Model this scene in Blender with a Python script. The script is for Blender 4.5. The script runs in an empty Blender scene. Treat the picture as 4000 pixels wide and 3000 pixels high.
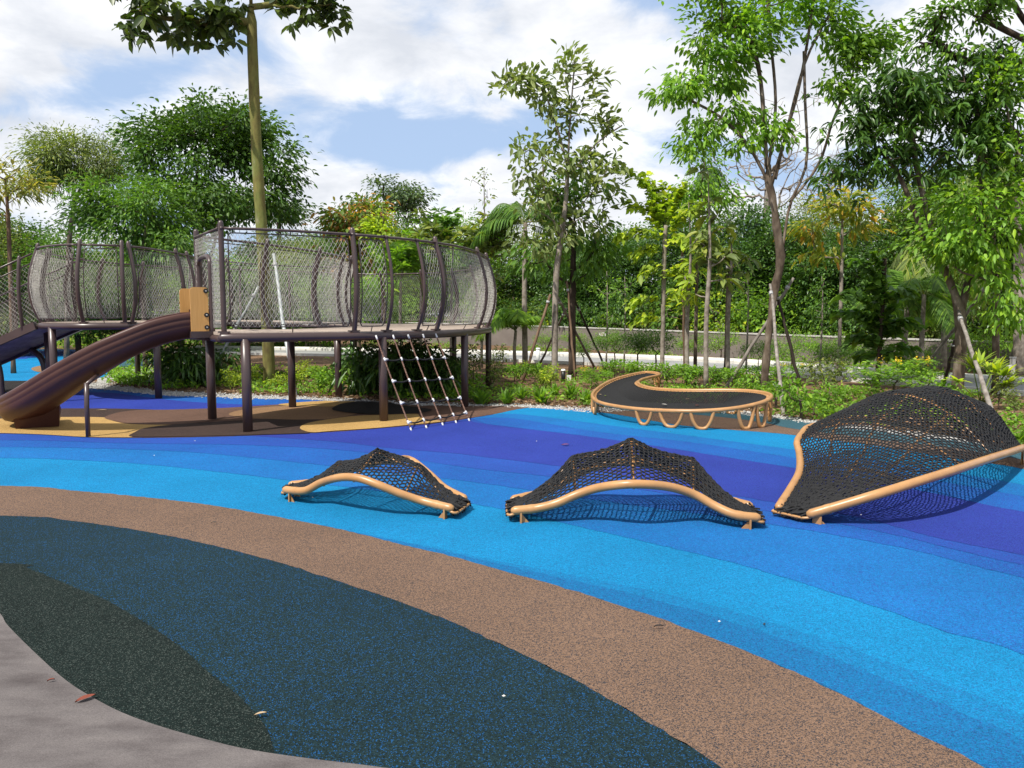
import bpy, math, random
import numpy as np
from mathutils import Vector

# ------------------------------------------------------------------ camera, sky, sun, exposure
scene = bpy.context.scene
CAMH, PITCH, FPX = 1.6, math.radians(5.14), 3000.0
cd = bpy.data.cameras.new("camera"); cam = bpy.data.objects.new("camera", cd)
scene.collection.objects.link(cam); scene.camera = cam
cam.location = (0, 0, CAMH); cam.rotation_euler = (math.pi/2 - PITCH, 0, 0)
cd.sensor_width = 36; cd.sensor_fit = 'HORIZONTAL'; cd.lens = 27.0
cd.clip_start = 0.05; cd.clip_end = 2000

CLOUD_A = (6.1, 5.2, 0.0)
SUN_EL, SUN_AZ = math.radians(56), math.radians(222)   # azimuth clockwise from +Y; the sun stands behind and left of the viewer
w = bpy.data.worlds.new("World"); scene.world = w; w.use_nodes = True
nt = w.node_tree; nt.nodes.clear()
def N(t, **k):
    n = nt.nodes.new(t)
    for a, b in k.items(): setattr(n, a, b)
    return n
out = N('ShaderNodeOutputWorld'); bg = N('ShaderNodeBackground')
bg.inputs['Strength'].default_value = 0.105
sky = N('ShaderNodeTexSky', sky_type='NISHITA', sun_disc=False)
sky.sun_elevation = SUN_EL; sky.sun_rotation = SUN_AZ
sky.air_density = 1.0; sky.dust_density = 1.6; sky.ozone_density = 1.5
tc = N('ShaderNodeTexCoord'); sep = N('ShaderNodeSeparateXYZ')
nt.links.new(tc.outputs['Generated'], sep.inputs[0])
def M(op, a, b=None, c=None):
    n = N('ShaderNodeMath', operation=op)
    for i, v in enumerate((a, b, c)):
        if v is None: continue
        if hasattr(v, 'is_linked'): nt.links.new(v, n.inputs[i])
        else: n.inputs[i].default_value = v
    return n.outputs[0]
zc = M('ADD', M('MAXIMUM', sep.outputs['Z'], 0.0), 0.30)
comb = N('ShaderNodeCombineXYZ')
nt.links.new(M('DIVIDE', sep.outputs['X'], zc), comb.inputs[0])
nt.links.new(M('DIVIDE', sep.outputs['Y'], zc), comb.inputs[1])
comb.inputs[2].default_value = 1.3
def cloud_noise(loc, scale, detail, rough, dist):
    n = N('ShaderNodeTexNoise'); n.inputs['Scale'].default_value = scale; n.inputs['Detail'].default_value = detail
    n.inputs['Roughness'].default_value = rough; n.inputs['Distortion'].default_value = dist
    m = N('ShaderNodeMapping'); m.inputs['Location'].default_value = loc
    nt.links.new(comb.outputs[0], m.inputs[0]); nt.links.new(m.outputs[0], n.inputs['Vector']); return n.outputs[0]
big = cloud_noise(CLOUD_A, 1.5, 3, .5, .2); fine = cloud_noise((2.1, 7.3, 0), 4.2, 12, .62, .35)
dens = M('ADD', M('MULTIPLY', big, .72), M('MULTIPLY', fine, .28))
r1 = N('ShaderNodeValToRGB'); r1.color_ramp.elements[0].position = 0.425; r1.color_ramp.elements[1].position = 0.525
r1.color_ramp.interpolation = 'EASE'; nt.links.new(dens, r1.inputs[0])
shade = cloud_noise((5.1, 2.2, 1.0), 2.6, 10, .58, .3)
r2 = N('ShaderNodeValToRGB')
r2.color_ramp.elements[0].position = 0.34; r2.color_ramp.elements[0].color = (6.0, 6.25, 6.75, 1)
r2.color_ramp.elements[1].position = 0.60; r2.color_ramp.elements[1].color = (9.3, 9.3, 9.4, 1)
nt.links.new(shade, r2.inputs[0])
# thin veil over the blue as well
mixv = N('ShaderNodeMix', data_type='RGBA'); mixv.inputs[0].default_value = 0.70
nt.links.new(sky.outputs[0], mixv.inputs[6]); mixv.inputs[7].default_value = (4.3, 5.7, 8.1, 1)
mixc = N('ShaderNodeMix', data_type='RGBA')
nt.links.new(M('MULTIPLY', r1.outputs[0], 0.96), mixc.inputs[0])
nt.links.new(mixv.outputs[2], mixc.inputs[6]); nt.links.new(r2.outputs[0], mixc.inputs[7])
nt.links.new(mixc.outputs[2], bg.inputs['Color']); nt.links.new(bg.outputs[0], out.inputs[0])

sd = bpy.data.lights.new("sun", 'SUN'); sd.energy = 5.0; sd.angle = math.radians(0.53); sd.color = (1.0, 0.95, 0.86)
sun = bpy.data.objects.new("sun", sd); scene.collection.objects.link(sun)
sdir = Vector((math.sin(SUN_AZ)*math.cos(SUN_EL), math.cos(SUN_AZ)*math.cos(SUN_EL), math.sin(SUN_EL)))
sun.rotation_euler = (-sdir).to_track_quat('-Z', 'Y').to_euler(); sun.location = sdir*50
vs = scene.view_settings; vs.view_transform = 'Standard'; vs.look = 'None'; vs.exposure = 0.28; vs.gamma = 1.0
vs.use_curve_mapping = False

# ------------------------------------------------------------------ helpers
col = scene.collection
cp, sp = math.cos(PITCH), math.sin(PITCH)
def ray(px, py):
    u = (px-2000)/FPX; v = (1500-py)/FPX
    return np.array([u, cp + v*sp, -sp + v*cp])
def P(px, py, z=0.0):          # survey point: where the sight line meets the level z
    d = ray(px, py); t = (z-CAMH)/d[2]
    return np.array([0, 0, CAMH]) + d*t
def Q(px, py, Y):              # survey point at distance Y
    d = ray(px, py); return np.array([0, 0, CAMH]) + d*(Y/d[1])
def topx(p):
    x, y, z = p[0], p[1], p[2]-CAMH
    f = y*cp - z*sp
    return 2000 + FPX*x/f, 1500 - FPX*(y*sp + z*cp)/f

def catmull(pts, n=6, closed=False):
    p = np.asarray(pts, float); out = []
    m = len(p)
    rng = range(m) if closed else range(m-1)
    for i in rng:
        if closed: a, b, c, d = p[(i-1) % m], p[i], p[(i+1) % m], p[(i+2) % m]
        else: a, b, c, d = p[max(i-1, 0)], p[i], p[i+1], p[min(i+2, m-1)]
        for k in range(n):
            t = k/n
            out.append(0.5*((2*b) + (c-a)*t + (2*a-5*b+4*c-d)*t*t + (3*b-a-3*c+d)*t**3))
    if not closed: out.append(p[-1])
    return np.array(out)

class Curve:
    def __init__(self, pts, n=10, closed=False, smooth=True):
        q = catmull(pts, n, closed) if smooth else np.asarray(pts, float)
        if closed: q = np.vstack([q, q[:1]])
        self.q = q; d = np.linalg.norm(np.diff(q, axis=0), axis=1)
        self.s = np.concatenate([[0], np.cumsum(d)]); self.L = self.s[-1]
    def at(self, s):
        s = np.clip(s, 0, self.L)
        return np.stack([np.interp(s, self.s, self.q[:, k]) for k in range(self.q.shape[1])], -1)
    def tan(self, s, e=0.05):
        t = self.at(np.minimum(s+e, self.L)) - self.at(np.maximum(s-e, 0))
        return t/np.linalg.norm(t, axis=-1, keepdims=True)
    def resample(self, n): return self.at(np.linspace(0, self.L, n))

class MB:
    def __init__(self): self.V = []; self.F = []; self.n = 0
    def add(self, V, F, mat=0, smooth=True):
        V = np.asarray(V, float).reshape(-1, 3); 
        if not isinstance(F, list): F = [F]
        for f in F:
            f = np.asarray(f, int)
            if f.ndim == 1: f = f[None]
            if len(f): self.F.append((f + self.n, mat, smooth))
        self.V.append(V); self.n += len(V)
    def box(self, lo, hi, mat=0, smooth=False):
        (a, b, c), (d, e, f) = lo, hi
        V = [(a,b,c),(d,b,c),(d,e,c),(a,e,c),(a,b,f),(d,b,f),(d,e,f),(a,e,f)]
        self.add(V, np.array([(0,3,2,1),(4,5,6,7),(0,1,5,4),(1,2,6,5),(2,3,7,6),(3,0,4,7)]), mat, smooth)
    def obox(self, c, ex, ey, ez, mat=0):   # oriented box from centre and half axes
        c, ex, ey, ez = map(np.asarray, (c, ex, ey, ez))
        V = [c + sx*ex + sy*ey + sz*ez for sz in (-1, 1) for sx, sy in ((-1,-1),(1,-1),(1,1),(-1,1))]
        self.add(V, np.array([(0,3,2,1),(4,5,6,7),(0,1,5,4),(1,2,6,5),(2,3,7,6),(3,0,4,7)]), mat, False)
    def tube(self, pts, r, sides=8, closed=False, mat=0, caps=True, round_end=False):
        p = np.asarray(pts, float); n = len(p)
        r = np.full(n, r, float) if np.isscalar(r) else np.asarray(r, float)
        if round_end and not closed:
            t0 = p[0]-p[1]; t0 /= np.linalg.norm(t0); t1 = p[-1]-p[-2]; t1 /= np.linalg.norm(t1)
            a0 = [p[0]+t0*r[0]*k for k in (0.98, 0.75)]; a1 = [p[-1]+t1*r[-1]*k for k in (0.75, 0.98)]
            p = np.vstack([a0, p, a1]); r = np.concatenate([[r[0]*.2, r[0]*.66], r, [r[-1]*.66, r[-1]*.2]]); n = len(p)
        if closed: t = np.roll(p, -1, 0) - np.roll(p, 1, 0)
        else:
            t = np.empty_like(p); t[1:-1] = p[2:]-p[:-2]; t[0] = p[1]-p[0]; t[-1] = p[-1]-p[-2]
        t /= (np.linalg.norm(t, axis=1, keepdims=True)+1e-12)
        u = np.cross(t[0], (0, 0, 1.0))
        if np.linalg.norm(u) < 0.05: u = np.cross(t[0], (1.0, 0, 0))
        u /= np.linalg.norm(u); U = np.empty_like(p)
        for i in range(n):
            u = u - t[i]*np.dot(u, t[i]); u /= (np.linalg.norm(u)+1e-12); U[i] = u
        W = np.cross(t, U)
        a = np.arange(sides)*2*math.pi/sides
        V = p[:, None] + r[:, None, None]*(np.cos(a)[None, :, None]*U[:, None] + np.sin(a)[None, :, None]*W[:, None])
        V = V.reshape(-1, 3)
        i = np.arange(n if closed else n-1)[:, None]; k = np.arange(sides)[None]
        i2 = (i+1) % n; k2 = (k+1) % sides
        F = np.stack([i*sides+k+0*i2, i*sides+k2, i2*sides+k2, i2*sides+k], -1).reshape(-1, 4)
        self.add(V, F, mat)
        if caps and not closed:
            self.F.append((np.arange(sides)[None, ::-1] + self.n-len(V), mat, False))
            self.F.append((np.arange(sides)[None] + self.n-sides, mat, False))
    def sticks(self, A, B, r, sides=4, mat=0):   # many straight bars at once
        A, B = np.asarray(A, float), np.asarray(B, float); n = len(A)
        t = B-A; t /= (np.linalg.norm(t, axis=1, keepdims=True)+1e-9)
        ref = np.where(np.abs(t[:, 2:3]) > 0.9, np.array([[1., 0, 0]]), np.array([[0, 0, 1.]]))
        U = np.cross(t, ref); U /= np.linalg.norm(U, axis=1, keepdims=True); W = np.cross(t, U)
        a = np.arange(sides)*2*math.pi/sides
        ring = r*(np.cos(a)[None, :, None]*U[:, None] + np.sin(a)[None, :, None]*W[:, None])
        V = np.concatenate([A[:, None]+ring, B[:, None]+ring], 1).reshape(-1, 3)
        b = (np.arange(n)*2*sides)[:, None]; k = np.arange(sides)[None]; k2 = (k+1) % sides
        F = np.stack([b+k, b+k2, b+sides+k2, b+sides+k], -1).reshape(-1, 4)
        self.add(V, F, mat)
    def sheet(self, G, mat=0, closed_u=False):   # grid of points (a,b,3)
        a, b = G.shape[:2]; i = np.arange(a-1)[:, None]; k = np.arange(b-1)[None]
        F = np.stack([i*b+k, (i+1)*b+k, (i+1)*b+k+1, i*b+k+1], -1).reshape(-1, 4)
        self.add(G.reshape(-1, 3), F, mat)
    def leaves(self, pos, d, L, W, rng, droop=0.25, fold=0.18, mat=0, simple=False):
        n = len(pos)
        if n == 0: return
        d = d/(np.linalg.norm(d, axis=1, keepdims=True)+1e-9)
        up = np.tile(np.array([0, 0, 1.0]), (n, 1)) + rng.normal(0, 0.55, (n, 3))
        s = np.cross(d, up); s /= (np.linalg.norm(s, axis=1, keepdims=True)+1e-9); nn = np.cross(s, d)
        l = (L*rng.uniform(0.65, 1.25, n))[:, None]; ww = (W*rng.uniform(0.75, 1.2, n))[:, None]
        dn = np.array([0, 0, -1.0])
        base = pos; m = pos + d*l*0.5; tip = pos + d*l*(1-0.3*droop) + dn*l*droop
        lf = pos + d*l*0.46 - s*ww*0.5 + nn*ww*fold; rt = pos + d*l*0.46 + s*ww*0.5 + nn*ww*fold
        if L*W > 0.0026 and not simple:
            dm = dn*l*droop
            l1 = pos+d*l*.26-s*ww*.40+nn*ww*fold*.8; r1 = pos+d*l*.26+s*ww*.40+nn*ww*fold*.8
            l2 = pos+d*l*.64*(1-.15*droop)-s*ww*.44+nn*ww*fold+dm*.4; r2 = pos+d*l*.64*(1-.15*droop)+s*ww*.44+nn*ww*fold+dm*.4
            V = np.stack([base, r1, r2, tip, l2, l1, m+dm*.22], 1).reshape(-1, 3); b = (np.arange(n)*7)[:, None]
            self.add(V, [np.concatenate([b+np.array([[6, k, (k+1) % 6]]) for k in range(6)])], mat, True); return
        V = np.stack([base, lf, m, rt, tip], 1).reshape(-1, 3); b = (np.arange(n)*5)[:, None]
        F = np.concatenate([b+np.array([[0, 2, 1]]), b+np.array([[1, 2, 4]]), b+np.array([[0, 3, 2]]), b+np.array([[3, 4, 2]])])
        self.add(V, F, mat, True)
    def blades(self, pos, d, L, W, rng, mat=0, seg=4, droop=0.8):   # long arching strap leaves
        n = len(pos); d = d/np.linalg.norm(d, axis=1, keepdims=True)
        s = np.cross(d, np.array([0, 0, 1.0])) + 1e-6; s /= np.linalg.norm(s, axis=1, keepdims=True)
        l = (L*rng.uniform(0.7, 1.15, n))[:, None]; rows = []
        for i in range(seg+1):
            t = i/seg; c = pos + d*l*t + np.array([0, 0, -1.0])*l*droop*t*t
            wd = W*0.5*(0.7+0.5*math.sin(math.pi*min(t*1.2, 1)))*(1-t**3)+W*0.02
            rows.append(np.stack([c-s*wd, c+s*wd], 1))
        V = np.stack(rows, 1).reshape(n, -1, 3); k = V.shape[1]
        b = (np.arange(n)*k)[:, None]; F = []
        for i in range(seg): F.append(b+np.array([[2*i, 2*i+1, 2*i+3, 2*i+2]]))
        self.add(V.reshape(-1, 3), F, mat, True)
    def mesh(self, name):
        me = bpy.data.meshes.new(name)
        V = np.concatenate(self.V); me.vertices.add(len(V)); me.vertices.foreach_set('co', V.astype(np.float32).ravel())
        tot = sum(f.size for f, _, _ in self.F); npoly = sum(len(f) for f, _, _ in self.F)
        me.loops.add(tot); me.polygons.add(npoly)
        me.loops.foreach_set('vertex_index', np.concatenate([f.ravel() for f, _, _ in self.F]).astype(np.int32))
        cnt = np.concatenate([np.full(len(f), f.shape[1]) for f, _, _ in self.F])
        me.polygons.foreach_set('loop_start', np.concatenate([[0], np.cumsum(cnt)[:-1]]).astype(np.int32))
        me.polygons.foreach_set('material_index', np.concatenate([np.full(len(f), m) for f, m, _ in self.F]).astype(np.int32))
        me.polygons.foreach_set('use_smooth', np.concatenate([np.full(len(f), s) for f, _, s in self.F]))
        me.update(calc_edges=True); me.validate(); return me
    def build(self, name, mats, parent=None):
        me = self.mesh(name)
        for m in (mats if isinstance(mats, (list, tuple)) else [mats]): me.materials.append(m)
        o = bpy.data.objects.new(name, me); col.objects.link(o)
        if parent is not None: o.parent = parent
        return o

def tag(o, label=None, cat=None, group=None, kind=None):
    if label: o['label'] = label
    if cat: o['category'] = cat
    if group: o['group'] = group
    if kind: o['kind'] = kind
    return o
def empty(name, loc, label, cat, group=None):
    o = bpy.data.objects.new(name, None); col.objects.link(o); o.location = loc; o.empty_display_size = 0.2
    return tag(o, label, cat, group)
def part(mb, name, mat, root):    # world-space geometry made local to a root that only translates
    off = np.array(root.location)
    mb.V = [v-off for v in mb.V]
    return mb.build(name, mat, root)
def copy_tree(o, parent=None):
    c = o.copy(); col.objects.link(c); c.parent = parent
    for ch in o.children: copy_tree(ch, c)
    return c

# ------------------------------------------------------------------ materials
def mat(name, color, rough=0.6, spec=0.4, metal=0.0):
    m = bpy.data.materials.new(name); m.use_nodes = True
    b = m.node_tree.nodes['Principled BSDF']
    b.inputs['Base Color'].default_value = (*color, 1); b.inputs['Roughness'].default_value = rough
    b.inputs['Specular IOR Level'].default_value = spec; b.inputs['Metallic'].default_value = metal
    return m
def noisy(name, stops, scale, rough=0.7, spec=0.3, bump=0.0, bdist=0.01, detail=5, tex='NOISE', scale2=None, amt2=0.25, stretch=None):
    m = mat(name, stops[0][1], rough, spec); t = m.node_tree; L = t.links; b = t.nodes['Principled BSDF']
    g = t.nodes.new('ShaderNodeTexCoord'); src = g.outputs['Object']
    if stretch:
        mp = t.nodes.new('ShaderNodeMapping'); mp.inputs['Scale'].default_value = stretch
        L.new(src, mp.inputs[0]); src = mp.outputs[0]
    if tex == 'NOISE':
        n = t.nodes.new('ShaderNodeTexNoise'); n.inputs['Detail'].default_value = detail; fac = n.outputs[0]; h = fac
    else:
        n = t.nodes.new('ShaderNodeTexVoronoi'); s = t.nodes.new('ShaderNodeSeparateColor')
        L.new(n.outputs['Color'], s.inputs[0]); fac = s.outputs[0]; h = n.outputs['Distance']
    n.inputs['Scale'].default_value = scale; L.new(src, n.inputs['Vector'])
    r = t.nodes.new('ShaderNodeValToRGB'); e = r.color_ramp.elements
    while len(e) < len(stops): e.new(0.5)
    for k, (pos, c) in enumerate(stops): e[k].position = pos; e[k].color = (*c, 1)
    L.new(fac, r.inputs[0]); outc = r.outputs[0]
    if scale2:
        n3 = t.nodes.new('ShaderNodeTexNoise'); n3.inputs['Scale'].default_value = scale2; n3.inputs['Detail'].default_value = 6
        L.new(src, n3.inputs['Vector'])
        mr = t.nodes.new('ShaderNodeMapRange'); mr.inputs[1].default_value = 0.3; mr.inputs[2].default_value = 0.7
        mr.inputs[3].default_value = 1-amt2; mr.inputs[4].default_value = 1+amt2
        L.new(n3.outputs[0], mr.inputs[0])
        mx = t.nodes.new('ShaderNodeMix'); mx.data_type = 'RGBA'; mx.blend_type = 'MULTIPLY'; mx.inputs[0].default_value = 1
        L.new(outc, mx.inputs[6]); L.new(mr.outputs[0], mx.inputs[7]); outc = mx.outputs[2]
    L.new(outc, b.inputs['Base Color'])
    if bump:
        bp = t.nodes.new('ShaderNodeBump'); bp.inputs['Strength'].default_value = bump; bp.inputs['Distance'].default_value = bdist
        L.new(h, bp.inputs['Height']); L.new(bp.outputs[0], b.inputs['Normal'])
    return m
def rubber(name, c, speck, amount=0.15, bright=1.25, dark=0.58, grain=.17):
    """poured EPDM granules: about 3 mm grains of the main colour with some grains of another colour"""
    c = np.array(c); s = np.array(speck)
    st = [(0.0, tuple(s)), (amount*0.98, tuple(s)), (amount, tuple(c*dark)), (amount+(1-amount)*0.35, tuple(c)), (1.0, tuple(np.minimum(c*bright, .95)))]
    m = noisy(name, st, 240, rough=0.9, spec=0.10, bump=0.9, bdist=0.005, tex='VORONOI', scale2=75, amt2=grain)
    t = m.node_tree; L = t.links; b = t.nodes['Principled BSDF']; src = b.inputs['Base Color'].links[0].from_socket
    n = t.nodes.new('ShaderNodeTexNoise'); n.inputs['Scale'].default_value = .75; n.inputs['Detail'].default_value = 9; n.inputs['Roughness'].default_value = .6
    L.new(t.nodes['Texture Coordinate'].outputs['Object'], n.inputs['Vector'])
    mr = t.nodes.new('ShaderNodeMapRange'); mr.inputs[1].default_value = .3; mr.inputs[2].default_value = .7; mr.inputs[3].default_value = .87; mr.inputs[4].default_value = 1.11
    L.new(n.outputs[0], mr.inputs[0]); mx = t.nodes.new('ShaderNodeMix'); mx.data_type = 'RGBA'; mx.blend_type = 'MULTIPLY'; mx.inputs[0].default_value = 1
    L.new(src, mx.inputs[6]); L.new(mr.outputs[0], mx.inputs[7]); L.new(mx.outputs[2], b.inputs['Base Color'])
    return m
def leafmat(name, stops, trans=0.35, rough=0.5, spec=0.3):
    m = mat(name, stops[0][1], rough, spec); t = m.node_tree; L = t.links; b = t.nodes['Principled BSDF']
    g = t.nodes.new('ShaderNodeNewGeometry'); r = t.nodes.new('ShaderNodeValToRGB'); e = r.color_ramp.elements
    while len(e) < len(stops): e.new(0.5)
    for k, (pos, c) in enumerate(stops): e[k].position = pos; e[k].color = (*c, 1)
    L.new(g.outputs['Random Per Island'], r.inputs[0])
    oc_ = t.nodes.new('ShaderNodeTexCoord'); nz = t.nodes.new('ShaderNodeTexNoise'); nz.inputs['Scale'].default_value = 1.1; nz.inputs['Detail'].default_value = 3
    L.new(oc_.outputs['Object'], nz.inputs['Vector']); mr = t.nodes.new('ShaderNodeMapRange'); mr.inputs[1].default_value = .32; mr.inputs[2].default_value = .68; mr.inputs[3].default_value = .68; mr.inputs[4].default_value = 1.32
    L.new(nz.outputs[0], mr.inputs[0]); pm = t.nodes.new('ShaderNodeMix'); pm.data_type = 'RGBA'; pm.blend_type = 'MULTIPLY'; pm.inputs[0].default_value = 1
    L.new(r.outputs[0], pm.inputs[6]); L.new(mr.outputs[0], pm.inputs[7]); L.new(pm.outputs[2], b.inputs['Base Color'])
    tr = t.nodes.new('ShaderNodeBsdfTranslucent'); hs = t.nodes.new('ShaderNodeMix'); hs.data_type = 'RGBA'; hs.blend_type = 'MULTIPLY'
    hs.inputs[0].default_value = 1; L.new(pm.outputs[2], hs.inputs[6]); hs.inputs[7].default_value = (1.5, 1.6, 0.5, 1)
    L.new(hs.outputs[2], tr.inputs['Color'])
    mx = t.nodes.new('ShaderNodeMixShader'); mx.inputs[0].default_value = trans
    o = t.nodes['Material Output']; L.new(b.outputs[0], mx.inputs[1]); L.new(tr.outputs[0], mx.inputs[2]); L.new(mx.outputs[0], o.inputs['Surface'])
    return m

M_soil = noisy('mulch_soil', [(0.25, (.05, .032, .02)), (0.5, (.14, .085, .05)), (0.62, (.22, .14, .085)), (0.8, (.09, .075, .03))], 14, 0.95, 0.1, 0.8, 0.03, 9, scale2=1.2, amt2=.35)
M_grass = noisy('bed_green', [(0.3, (.05, .07, .02)), (0.55, (.10, .13, .03)), (0.7, (.13, .10, .05))], 9, 0.95, 0.1, 0.8, 0.03, 8)
M_gravel = noisy('white_gravel', [(0.0, (.22, .21, .20)), (0.5, (.42, .41, .39)), (1.0, (.62, .61, .58))], 45, 0.9, 0.2, 1.0, 0.02, tex='VORONOI')
M_concrete = noisy('shade_toned_concrete', [(0.28, (.070, .060, .059)), (0.5, (.112, .099, .097)), (0.66, (.135, .12, .116)), (0.8, (.165, .145, .138))], 3.5, 0.9, 0.15, 0.5, 0.03, 15, scale2=210, amt2=.30, stretch=(1, 2.2, 1))  # base colour darkened to stand in for shade; streaks and grit are the concrete's own
R_light = rubber('rubber_light_blue', (.008, .200, .42), (.02, .10, .27), .10)
R_soft1 = rubber('rubber_light_blue_edge', (.008, .172, .375), (.02, .085, .25), .14)
R_soft2 = rubber('rubber_light_blue_rim', (.008, .140, .325), (.02, .075, .24), .20)
R_mid = rubber('rubber_mid_blue', (.010, .150, .40), (.025, .07, .30), .22)
R_deep = rubber('rubber_deep_blue', (.013, .112, .37), (.03, .05, .30), .25)
R_dark2 = rubber('rubber_strong_blue', (.018, .082, .34), (.035, .05, .30), .3)
R_purple = rubber('rubber_violet_blue', (.027, .043, .270), (.03, .08, .32), .10)
R_brown = rubber('rubber_brown', (.195, .122, .082), (.050, .046, .050), .28)
R_teal = rubber('rubber_teal_mix', (.010, .024, .028), (.012, .080, .22), .10, 1.7, .42, .26)
R_green = rubber('rubber_dark_green', (.008, .014, .0125), (.055, .068, .06), .12, 1.7, .45, .26)
R_tan = rubber('rubber_yellow', (.44, .28, .10), (.32, .19, .08), .2)
R_red = rubber('rubber_red_brown', (.135, .078, .055), (.09, .055, .045), .25)
R_choc = rubber('rubber_dark_brown', (.062, .040, .033), (.03, .025, .024), .25)
R_black = rubber('rubber_charcoal', (.030, .026, .025), (.015, .014, .014), .3)
R_sand = rubber('rubber_sand_brown', (.27, .165, .085), (.2, .11, .07), .25)
R_slate = rubber('rubber_slate_teal', (.045, .115, .145), (.03, .06, .08), .2)
M_metal = noisy('brown_steel', [(0.3, (.050, .031, .029)), (0.7, (.066, .041, .038))], 3, 0.33, 0.5)
M_wire = noisy('steel_wire', [(0.3, (.36, .34, .30)), (0.7, (.50, .48, .43))], 8, 0.38, 0.6)
M_rod = noisy('dark_rod', [(0.3, (.035, .024, .023)), (0.7, (.05, .034, .032))], 5, 0.4, 0.5)
M_tan = noisy('tan_powder_coat', [(0.3, (.36, .185, .070)), (0.7, (.43, .225, .088))], 2.5, 0.36, 0.5, scale2=9, amt2=.10)
M_panel = noisy('tan_plastic_panel', [(0.35, (.56, .29, .085)), (0.65, (.63, .34, .11))], 6, 0.5, 0.4, 0.15, 0.002, stretch=(14, 14, 0.6))
M_rope = noisy('black_rope', [(0.3, (.008, .008, .009)), (0.7, (.020, .020, .021))], 120, 0.75, 0.3, 0.6, 0.004, 2)
M_slide = noisy('brown_plastic', [(0.3, (.052, .019, .014)), (0.7, (.068, .026, .019))], 2.2, 0.42, 0.35, 0.06, 0.004, scale2=40, amt2=.06)
M_bolt = mat('bolt_steel', (.6, .6, .58), 0.3, 0.5, 0.8)
M_brope = noisy('brown_twisted_rope', [(0.35, (.07, .035, .025)), (0.6, (.17, .095, .07))], 26, 0.7, 0.3, 0.8, 0.006, 2, stretch=(1, 1, 3))
M_clamp = mat('pale_clamp', (.55, .55, .57), 0.35, 0.5)
M_deck = noisy('deck_board', [(0.3, (.30, .235, .19)), (0.7, (.42, .345, .285))], 3, 0.7, 0.3, 0.25, 0.004, 7, stretch=(6, 6, 1), scale2=.7, amt2=.2)
M_wall = noisy('wall_render', [(0.3, (.155, .132, .118)), (0.7, (.195, .168, .150))], 1.6, 0.9, 0.2, 0.15, 0.01, 8, scale2=.35, amt2=.15)
M_cope = noisy('wall_coping', [(0.3, (.40, .38, .36)), (0.7, (.52, .50, .47))], 2, 0.85)
M_road = noisy('asphalt', [(0.3, (.22, .22, .22)), (0.7, (.30, .30, .29))], 30, 0.9, 0.2, 0.3, 0.01, scale2=.5, amt2=.15)
M_kerb = noisy('pale_kerb', [(0.3, (.52, .50, .46)), (0.7, (.68, .66, .61))], 2.5, 0.85, 0.2, scale2=.6, amt2=.15)
M_bark = noisy('grey_bark', [(0.28, (.050, .036, .027)), (0.5, (.125, .095, .070)), (0.68, (.24, .20, .16))], 7, 0.95, 0.15, 0.9, 0.03, 8, stretch=(1, 1, .45))
M_barkd = noisy('dark_bark', [(0.3, (.030, .022, .018)), (0.6, (.075, .055, .042))], 9, 0.95, 0.15, 0.9, 0.03, 8, stretch=(1, 1, .4))
M_barkg = noisy('mossy_bark', [(0.28, (.10, .075, .035)), (0.46, (.17, .155, .05)), (0.62, (.15, .17, .05)), (0.75, (.28, .26, .17))], 4.5, 0.95, 0.15, 0.6, 0.02, 9, stretch=(1, 1, .35), scale2=14, amt2=.2)
M_barkp = noisy('pale_bark', [(0.3, (.13, .105, .08)), (0.6, (.30, .26, .22))], 8, 0.95, 0.15, 0.5, 0.02, 8)
M_pole = noisy('weathered_pole', [(0.3, (.13, .11, .095)), (0.7, (.30, .27, .24))], 10, 0.95, 0.1, 0.5, 0.01, 7, stretch=(1, 1, .2))
M_poled = noisy('dark_pole', [(0.3, (.028, .022, .02)), (0.7, (.07, .055, .045))], 10, 0.95, 0.1, 0.5, 0.01, 7, stretch=(1, 1, .2))
M_poleb = noisy('brown_pole', [(0.3, (.10, .06, .04)), (0.7, (.22, .15, .10))], 10, 0.95, 0.1, 0.5, 0.01, 7, stretch=(1, 1, .2))
M_pipe = noisy('galvanised_pipe', [(0.3, (.30, .33, .33)), (0.7, (.42, .45, .44))], 6, 0.45, 0.5)
M_white = mat('white_paint', (.75, .75, .73), 0.5)
M_grey = mat('grey_paint', (.36, .36, .36), 0.5)
M_black = mat('black_paint', (.015, .015, .016), 0.4)
M_lid = mat('green_lid', (.02, .14, .09), 0.5)
M_ink = mat('sign_ink', (.35, .12, .12), 0.6)
def greens(base, var=0.35, yellow=0.25):
    b = np.array(base)*1.75
    return [(0.0, tuple(b*(1-var))), (0.4, tuple(b)), (0.75, tuple(b*np.array([1.25, 1.2, 1.0]))), (1.0, tuple(b*np.array([1.5+yellow*2, 1.35+yellow, .9])))]
F_mid = leafmat('leaf_mid', greens((.050, .105, .018)))
F_dark = leafmat('leaf_dark', greens((.032, .072, .015), .35, .2), .3, .36, .45)
F_deep = leafmat('leaf_deep', greens((.034, .074, .014), .35, .25), .3)
F_bright = leafmat('leaf_bright', greens((.085, .165, .022), .35, .3), .42)
F_lime = leafmat('leaf_lime', greens((.15, .21, .026), .35, .4), .42)
F_olive = leafmat('leaf_olive', greens((.085, .115, .034), .35, .3), .35)
F_blue = leafmat('leaf_far', greens((.045, .075, .035), .3, .1), .3, .6)
F_orange = leafmat('leaf_orange', [(0, (.09, .16, .03)), (.66, (.15, .22, .035)), (.74, (.33, .17, .05)), (1, (.42, .20, .07))], .4)
F_yellow = leafmat('leaf_yellow', [(0, (.13, .19, .03)), (.55, (.25, .29, .04)), (.82, (.46, .38, .05)), (1, (.48, .22, .05))], .45)
F_pale = leafmat('leaf_paleyellow', [(0, (.14, .17, .04)), (.6, (.26, .25, .06)), (1, (.42, .34, .08))], .45)
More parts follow.
